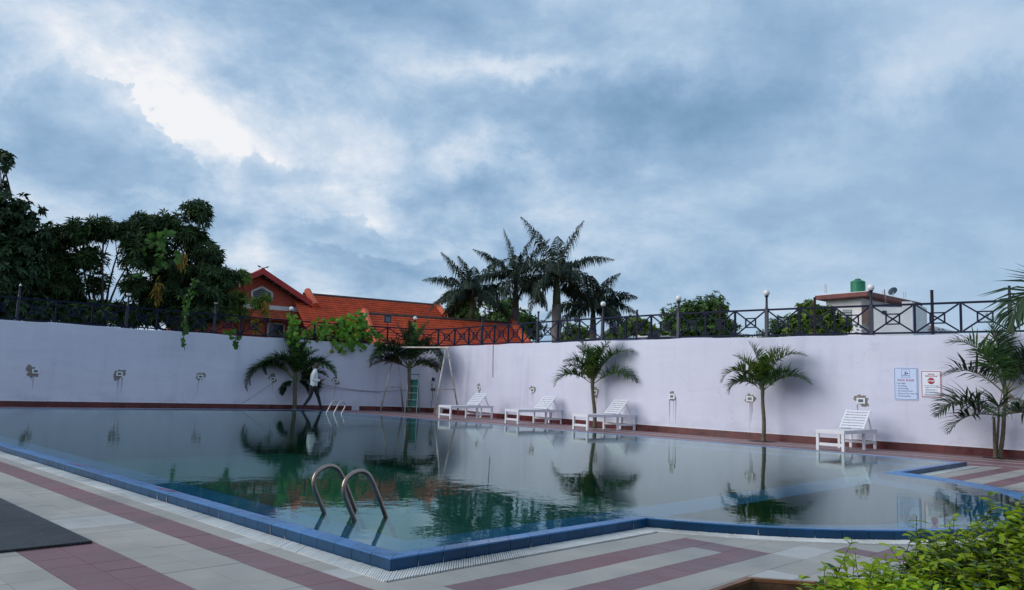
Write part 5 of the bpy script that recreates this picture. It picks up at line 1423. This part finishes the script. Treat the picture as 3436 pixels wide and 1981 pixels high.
def house():
    G = at(883, 908, 42.0); n = -e2
    root_loc = Vector((G.x, G.y, 0)); root = thing('brick_house', 'red brick house with a gable and orange tiled roofs behind the railing', 'house', root_loc); o = root_loc
    gp = lambda px, py, d=0.0: hit(px, py, G + e2*d, n)
    loc = lambda p: ((p - G).dot(e1), p.z)                       # coordinates in the gable plane
    at_ = lambda a, z, d=0.0: G + e1*a + e2*d + Vector((0, 0, z - G.z))
    aR, zR = loc(gp(1113, 1062)); zA = G.z
    ov = .75
    # gable wall
    wz = lambda a: zA - .22 - (zA - zR)*abs(a)/aR
    slab([at_(-aR*.92, 0, ov), at_(aR*.92, 0, ov), at_(aR*.92, wz(aR*.92), ov), at_(0, zA - .22, ov), at_(-aR*.92, wz(aR*.92), ov)][::-1], e2*.25, 'gable_wall', M['brick'], root, o)
    # side and back walls
    dp = 8.0
    for s in (-1, 1): slab([at_(s*aR*.92 - s*.12, 0, ov + .25), at_(s*aR*.92 - s*.12, 0, dp), at_(s*aR*.92 - s*.12, wz(aR*.92) - .1, dp), at_(s*aR*.92 - s*.12, wz(aR*.92) - .1, ov + .25)], e1*s*.12, 'side_wall', M['brick'], root, o)
    # roof slopes of the gable: underside, red edge, tiles
    for s in (-1, 1):
        a = aR*1.02; p0, p1 = at_(0, zA, 0), at_(s*a, zA - (zA - zR)*1.02, 0); dv = e2*dp
        nr = Vector((0, 0, 1)); th = Vector((0, 0, -.14))
        rf = slab([p0 + th, p1 + th, p1 + th + dv, p0 + th + dv], Vector((0, 0, .06)), 'roof', M['soffit'], root, o)
        slab([p0 + th*1.5 - e2*.03, p1 + th*1.5 - e2*.03, p1 - e2*.03 + ZU*.10, p0 - e2*.03 + ZU*.10], -e2*.06, 'barge_board', M['red_edge'], rf, o)
        tiled_slope('tile_courses', p0 - ZU*.07, p0 + dv - ZU*.07, p1 - p0, M['roof_tile'], rf, o)
        for q in range(9): slab([at_(s*a*(q + .5)/9 - .05, zA - (zA - zR)*(q + .5)/9 - .2, .05), at_(s*a*(q + .5)/9 + .05, zA - (zA - zR)*(q + .5)/9 - .2, .05), at_(s*a*(q + .5)/9 + .05, zA - (zA - zR)*(q + .5)/9 - .28, .05), at_(s*a*(q + .5)/9 - .05, zA - (zA - zR)*(q + .5)/9 - .28, .05)], e2*(ov - .06), 'rafter', M['soffit'], rf, o)
    MB().tube([at_(0, zA + .05, -.05), at_(0, zA + .05, dp)], .10, 8).build('ridge_cap', M['red_edge'], root, origin=o)
    # attic window
    q = [loc(gp(x, y, ov)) for x, y in ((846, 1006), (911, 1009), (912, 984), (878, 964), (844, 978))]
    ctr = (sum(a for a, z in q)/5, sum(z for a, z in q)/5)
    W_ = MB().prism([at_(a, z, ov - .04) for a, z in q][::-1], e2*.03).build('attic_window', M['dark_glass'], root, origin=o)
    for i in range(5):
        (a0, z0), (a1, z1) = q[i], q[(i+1) % 5]
        MB().bar(at_(a0, z0, ov - .05), at_(a1, z1, ov - .05), .10, .10, up=tuple(e2)).build('frame_bar', M['trim'] if i else M['soffit'], W_, origin=o)
    for k in range(5):
        z = q[0][1] + .12 + k*.12; MB().bar(at_(q[0][0] + .08, z, ov - .045), at_(q[1][0] - .08, z, ov - .045), .02, .03).build('louvre', M['slot'], W_, origin=o)
    # white band, tiled skirt roof, lower wall with window
    zb = loc(gp(980, 1040, ov))[1]
    slab([at_(-aR*.98, zb - .12, ov - .08), at_(aR*.98, zb - .12, ov - .08), at_(aR*.98, zb + .14, ov - .08), at_(-aR*.98, zb + .14, ov - .08)][::-1], e2*.09, 'white_band', M['trim'], root, o)
    tiled_slope('skirt_roof', at_(-aR*1.1, zb - .10, ov - .1), at_(aR*1.12, zb - .10, ov - .1), -e2*1.1 - ZU*.62, M['roof_old'], root, o)
    q0, q1 = gp(900, 1085, ov), gp(950, 1135, ov); a0, z1 = loc(q0); a1, z0 = loc(q1)
    W_ = slab([at_(a0, z0, ov - .03), at_(a1, z0, ov - .03), at_(a1, z1, ov - .03), at_(a0, z1, ov - .03)][::-1], e2*.02, 'window', M['dark_glass'], root, o)
    for (xa, za), (xb, zb_) in (((a0, z0), (a1, z0)), ((a1, z0), (a1, z1)), ((a1, z1), (a0, z1)), ((a0, z1), (a0, z0))):
        MB().bar(at_(xa, za, ov - .04), at_(xb, zb_, ov - .04), .07, .09, up=tuple(e2)).build('frame_bar', M['trim'], W_, origin=o)
    # main roof behind, running to the right
    R0 = at(1046, 992, 45.0); R1 = at(1464, 1025, 48.5); R1.z = R0.z; ax = (R1 - R0).normalized(); nx = Vector((ax.y, -ax.x, 0))
    dn = nx*4.3 - ZU*2.25
    tiled_slope('main_roof_tiles', R0 - ax*1.2, R1, dn, M['roof_tile'], root, o)
    tiled_slope('back_roof_tiles', R0 - ax*1.2, R1, -nx*4.3 - ZU*2.25, M['roof_tile'], root, o)
    MB().tube([R0 - ax*.5 + ZU*.06, R1 + ZU*.04], .08, 8).build('ridge_cap', M['ridge'], root, origin=o)
    MB().tube([R1 + ZU*.1, R1 + dn + ZU*.1], .17, 8).build('verge_cap', M['verge'], root, origin=o)
    MB().tube([R0 + ZU*.22 - ax*.25, R0 + dn*.45 + ZU*.25 - ax*.2], .20, 8).build('verge_cap', M['verge'], root, origin=o)
    slab([R0 - ax*1.2 + Vector((0, 0, -R0.z)), R1 - ax*.2 + Vector((0, 0, -R0.z)), R1 - ax*.2 - ZU*.4, R0 - ax*1.2 - ZU*.4], nx*.2, 'rear_wall', M['brick'], root, o)
    # lower front roof
    Q0 = at(1222, 1056, 40.2); Q1 = at(1718, 1088, 43.0); Q1.z = Q0.z; ax = (Q1 - Q0).normalized(); nx = Vector((ax.y, -ax.x, 0))
    dn = nx*4.2 - ZU*2.15
    tiled_slope('front_roof_tiles', Q0, Q1, dn, M['roof_tile'], root, o)
    tiled_slope('front_roof_back_tiles', Q0, Q1, -nx*2.4 - ZU*1.2, M['roof_tile'], root, o)
    MB().tube([Q0 + ZU*.06, Q1 + ZU*.04], .08, 8).build('ridge_cap', M['ridge'], root, origin=o)
    for q in (Q0, Q1):
        MB().tube([q + ZU*.14, q + dn + ZU*.10], .20, 8).build('verge_cap', M['verge'], root, origin=o)
    slab([Q0 + dn*.9 + ax*.3 - ZU*(Q0.z + dn.z*.9), Q1 + dn*.9 - ax*.3 - ZU*(Q0.z + dn.z*.9), Q1 + dn*.9 - ax*.3 - ZU*.15, Q0 + dn*.9 + ax*.3 - ZU*.15], -nx*.2, 'front_wall', M['brick'], root, o)
    # birds on the ridge
    bz = at_(0, zA + .14, -.02)
    for k, (dx, hd, lab) in enumerate(((-.26, PI, 'dark bird facing left on the gable ridge'), (.22, 0.0, 'dark bird facing right on the gable ridge'))):
        bd = thing('bird', lab, 'bird', bz + e1*dx*.8 - ZU*.03, hd + R(30), 'birds on the ridge'); bd.scale = (.75, .75, .75)
        nd = [(Vector((-.02, 0, .10)), (.060, .050)), (Vector((.04, 0, .115)), (.065, .055)), (Vector((.10, 0, .15)), (.03, .028)), (Vector((.125, 0, .175)), (.030, .028)), (Vector((.16, 0, .172)), (.010, .009)), (Vector((-.10, 0, .075)), (.018, .022)), (Vector((-.20, 0, .055)), (.008, .020)), (Vector((.02, .02, .05)), .007), (Vector((.02, .02, .0)), .006), (Vector((.02, -.02, .05)), .007), (Vector((.02, -.02, .0)), .006)]
        skin_mesh('body', nd, [(0, 1), (1, 2), (2, 3), (3, 4), (0, 5), (5, 6), (0, 7), (7, 8), (0, 9), (9, 10)], [M['tank_black']], lambda c: 0, bd, 1)
house()

def dish(label, loc, rz, r, mat, tilt=50):
    root = thing('satellite_dish', label, 'satellite dish', loc, rz, 'satellite dishes')
    pr = [(r*t, r*.28*t*t) for t in np.linspace(0.001, 1, 8)]; pr += [(a*.98, b + .012) for a, b in pr[::-1]]
    m_ = MB(); m_.lathe(pr, (0, 0, 0), 22); Mt = Matrix.Rotation(R(tilt), 3, 'X'); m_.v = [tuple(Mt @ Vector(p) + Vector((0, 0, r*1.1))) for p in m_.v]
    m_.build('reflector', mat, root, smooth=True)
    c = Mt @ Vector((0, 0, .02)) + Vector((0, 0, r*1.1)); f = Mt @ Vector((0, 0, r*.9)) + Vector((0, 0, r*1.1))
    MB().tube([Vector((0, 0, 0)), c], .025, 6).build('mast', M['steel'], root)
    MB().tube([Mt @ Vector((0, -r*.95, r*.25)) + Vector((0, 0, r*1.1)), f], .012, 5).build('feed_arm', M['steel'], root)
    MB().box(f, (.07, .07, .07)).build('receiver', M['white_plastic'], root)
dish('pale satellite dish edge showing between the mango tree and the brick gable', at(806, 935, 40.5) + Vector((0, 0, -.45)), R(-50), .42, M['white_plastic'], 62)

def white_building():
    K = at(2911, 990, 41.0); zt = at(2911, 978, 41.0).z                     # near corner of the roof slab
    Lc = at(2734, 994, 43.6); Rc = at(3095, 1018, 45.2)
    f1 = Vector((Lc.x - K.x, Lc.y - K.y, 0)); f2 = Vector((Rc.x - K.x, Rc.y - K.y, 0))
    f2 = f2.normalized()*f2.length; K0 = Vector((K.x, K.y, 0)); o = K0
    root = thing('white_building', 'flat roofed white building with a dark red slab edge at the right', 'building', o)
    d1, d2 = f1.normalized(), f2.normalized(); ins = .75
    c = [K0, K0 + f1, K0 + f1 + f2, K0 + f2]
    slab([p + ZU*(zt - .22) for p in c][::-1], ZU*.22, 'roof_slab', M['slab_red'], root, o)
    slab([p + ZU*(zt + .003) for p in [K0 + (d1 + d2)*.06, K0 + f1 + (d2 - d1)*.06, K0 + f1 + f2 - (d1 + d2)*.06, K0 + f2 + (d1 - d2)*.06]][::-1], ZU*.03, 'roof_top', M['paint_white'], root, o)
    w0 = K0 + (d1 + d2)*ins; wl = K0 + f1 + (d2 - d1*.35)*ins; wr = K0 + f2 + (d1 - d2*.2)*ins; wb = K0 + f1 + f2 - (d1*.35 + d2*.2)*ins
    MB().prism([w0, wl, wb, wr], ZU*(zt - .223)).build('upper_wall', M['paint_white'], root, origin=o)
    # barred window and shaded doorway on the left face
    nl = Vector((d1.y, -d1.x, 0)); nl = nl if nl.dot(-K0) > 0 else -nl
    def face_pt(px, py): return hit(px, py, w0, nl)
    for nm, x0, y0, x1, y1, mt in (('barred_window', 2828, 1040, 2858, 1098, M['slot']), ('doorway', 2893, 1030, 2915, 1086, M['soffit'])):
        p = [face_pt(x, y) + nl*.01 for x, y in ((x0, y1), (x1, y1), (x1, y0), (x0, y0))]
        w_ = slab(p, nl*.03, nm, mt, root, o)
        if nm == 'barred_window':
            for k in range(6):
                a, b = p[0].lerp(p[3], (k + .5)/6), p[1].lerp(p[2], (k + .5)/6); MB().bar(a + nl*.045, b + nl*.045, .025, .03).build('bar', M['paint_white'], w_, origin=o)
    # pierced parapet of square holes
    pa, pb = face_pt(2865, 1120), face_pt(2912, 1130)
    for r in range(4):
        for k in range(3):
            q = pa.lerp(pb, (k + .35 + .3*(r % 2))/3.2) + ZU*(.42 - r*.17); MB().bar(q, q + (pb - pa).normalized()*.16, .04, .09).build('pierced_hole', M['slot'], root, origin=o)
    # lower block on the right
    nr_ = Vector((d2.y, -d2.x, 0)); nr_ = nr_ if nr_.dot(-K0) > 0 else -nr_
    B0 = hit(2925, 1100, K0 + d1*.2, nr_); B1 = at(3062, 1060, 41.2); B0 = Vector((B0.x, B0.y, 0)); B1 = Vector((B1.x, B1.y, 0)); B2 = at(3110, 1040, 44.0); B2 = Vector((B2.x, B2.y, 0))
    zt2 = at(3062, 1032, 41.2).z
    MB().prism([B0, B1, B2, B0 + (B2 - B1)], ZU*zt2).build('lower_block', M['paint_white'], root, origin=o)
    slab([B1 - (B1 - B0).normalized()*.5 + ZU*(zt2 + .005), B1 + ZU*(zt2 + .005), B2 + ZU*(zt2 + .005), B2 - (B1 - B0).normalized()*.5 + ZU*(zt2 + .005)], ZU*.30, 'parapet', M['paint_white'], root, o)
    nb = (B1 - B0).normalized(); nn = Vector((nb.y, -nb.x, 0)); nn = nn if nn.dot(-B0) > 0 else -nn
    p = [hit(x, y, B0, nn) + nn*.01 for x, y in ((2959, 1054), (2974, 1054), (2974, 1043), (2959, 1043))]
    slab(p, nn*.03, 'small_window', M['dark_glass'], root, o)
    for px in (2768, 2773, 2962, 2967, 3032, 3039):
        q = at(px, 985, 42.5 if px < 2800 else 43.5); q.z = zt + .03
        MB().tube([q, q + ZU*(.48 if px < 2800 else .34)], .012, 5).build('rebar', M['rust_steel'], root, origin=o)
    tk = at(2879, 976, 42.6); tk.z = zt + .033
    t = thing('water_tank', 'green ribbed plastic water tank on the roof of the white building', 'water tank', tk)
    r = .385; pr = [(0, 0), (r, 0)]
    for k in range(9): z = .04 + k*.065; pr += [(r, z), (r*.972, z + .02), (r*.972, z + .035), (r, z + .05)]
    pr += [(r, .64), (r*.93, .70), (r*.55, .76)]
    MB().lathe(pr, (0, 0, 0), 26).build('body', M['tank_green'], t, smooth=True)
    MB().lathe([(r*.40, .75), (r*.40, .82), (r*.36, .84), (0, .845)], (0, 0, 0), 18).build('lid', M['tank_green'], t)
    MB().tube([(-.05, 0, .84), (-.05, 0, 1.12)], .016, 6).build('vent_pipe', M['white_plastic'], t)
    ds = at(2998, 1000, 43.2); ds.z = zt + .03
    dish('grey satellite dish on the roof edge of the white building', ds, R(10), .26, M['slot'], -50)
    a = at(2973, 1022, 42.0); b = at(2967, 972, 42.0)
    ob = MB().tube([a, b], .03, 6).build('leaning_pole', M['rust_steel'], None, origin=a); ob.location = a; tag(ob, 'thin pole leaning against the roof edge of the white building', 'pole')
white_building()

M['post_dark'] = material('post_dark', (.030, .011, .012), .6, .3, 8.0)
def background_bits():
    # bare posts standing behind the railing
    for px, top, Y, lab in ((2136, 1042, 26.5, 'bare dark post behind the railing above the small tree top'), (2415, 1024, 24.0, 'bare dark post at the right side of the round green tree'), (2735, 1001, 22.0, 'bare dark post left of the white building'), (3131, 977, 20.0, 'bare dark post standing against the sky right of the white building'), (1903, 1058, 29.0, 'bare dark post just right of the tallest royal palm trunk')):
        b = at(px, 1150, Y); t = at(px, top, Y); b.z = -.02
        r = thing('bare_post', lab, 'post', b, 0, 'bare posts behind the railing')
        MB().box((0, 0, (t.z + .02)/2), (.055, .055, t.z + .02)).build('shaft', M['post_dark'], r); MB().box((0, 0, t.z + .03), (.065, .065, .02)).build('cap', M['fence'], r)
    def shed(px0, px1, top, Y, dep, name, lab, wall, roofm):
        a, b = at(px0, top, Y), at(px1, top, Y); z = a.z; a.z = b.z = -.02
        r = thing(name, lab, 'building', (a + b)/2); o = r.location
        MB().prism([a, b, b + Vector((0, dep, 0)), a + Vector((0, dep, 0))][::1], ZU*(z + .02 - .15)).build('wall', wall, r, origin=o)
        ex = Vector((.3, 0, 0)); up = ZU*(z - .12)
        MB().prism([a - ex + up - Vector((0, .4, 0)), b + ex + up - Vector((0, .4, 0)), b + ex + up + Vector((0, dep, .35)), a - ex + up + Vector((0, dep, .35))], ZU*.12).build('roof', roofm, r, origin=o)
        for k in range(3):
            q = a.lerp(b, (k + .5)/3) + ZU*(z*.62); MB().box(q - o + Vector((0, -.02, 0)), (.9, .04, .8)).build('window', M['dark_glass'], r)
    M['pale_green'] = material('pale_green', (.42, .47, .34), .8, .15, 2.0); M['blue_sheet'] = material('blue_sheet', (.30, .36, .50), .5, .15, 2.0); M['yellow_green'] = material('yellow_green', (.30, .36, .08), .8, .15, 2.0); M['orange_wall'] = material('orange_wall', (.42, .14, .05), .8, .15, 2.0)
    shed(2206, 2370, 1127, 46, 6, 'pale_shed', 'low pale green building showing under the round green tree', M['pale_green'], M['trim'])
    shed(2020, 2172, 1134, 42, 6, 'low_house', 'low house with a pale blue sheet roof between the palms and the black tank', M['yellow_green'], M['blue_sheet'])
    shed(2560, 2606, 1130, 60, 5, 'orange_house', 'tiny orange wall seen under the railing beside the globe lamp', M['orange_wall'], M['trim'])
    c = at(2194, 1116, 40.5); base = Vector((c.x, c.y, -.02))
    t = thing('water_tank', 'black water tank just behind the railing left of the pale green building', 'water tank', base); h = at(2194, 1110, 40.5).z
    MB().prism([(-.3, -.3, 0), (.3, -.3, 0), (.3, .3, 0), (-.3, .3, 0)], (0, 0, h - .75)).build('stand', M['paint_white'], t)
    MB().lathe([(0, h - .75), (.32, h - .75), (.32, h - .55), (.31, h - .53), (.32, h - .51), (.32, h - .2), (.26, h - .08), (.14, h - .04), (.14, h), (0, h)], n=20).build('body', M['tank_black'], t, smooth=True)
    # roof terrace wall with laundry, right
    a, b = at(3112, 1115, 47), at(3215, 1122, 47); z0, z1 = at(3112, 1090, 47).z, at(3215, 1114, 47).z; a.z = b.z = -.02
    r = thing('terrace_wall', 'grey sloping terrace wall seen through the railing under the washing line', 'wall', a); o = r.location
    MB().prism([a, b, b + ZU*(z1 + .02), a + ZU*(z0 + .02)], Vector((0, .25, 0))).build('wall', M['paint_white'], r, origin=o)
    for k in range(8):
        q = at(3120 + (k % 4)*7 + (30 if k > 3 else 0)*1.0, 1106 + (k % 2)*7, 46.97); MB().box(q - o, (.09, .03, .09)).build('pierced_hole', M['slot'], r)
    M['cloth_yellow'] = material('cloth_yellow', (.50, .26, .02), .9, .1, 9); M['cloth_red'] = material('cloth_red', (.25, .02, .03), .9, .1, 9)
    for px, py, w_, h, mt, lab in ((3125, 1060, .24, .42, 'cloth_yellow', 'yellow cloth hanging on the terrace behind the railing'), (3128, 1090, .18, .34, 'cloth_red', 'red cloth hanging below the yellow cloth on the terrace')):
        q = at(px, py, 46.6); m_ = MB(); nx_ = 8
        vs = [Vector(((i/nx_ - .5)*w_, .03*math.sin(i*1.3 + j), -j*h/4)) for j in range(5) for i in range(nx_ + 1)]
        fs = [(j*(nx_+1) + i, j*(nx_+1) + i + 1, (j+1)*(nx_+1) + i + 1, (j+1)*(nx_+1) + i) for j in range(4) for i in range(nx_)]
        m_.add(vs, fs); ob = m_.build('laundry', M[mt], None, smooth=True); ob.location = q
        sol = ob.modifiers.new('thick', 'SOLIDIFY'); sol.thickness = .012
        tag(ob, lab, 'laundry', 'laundry on the terrace')
background_bits()
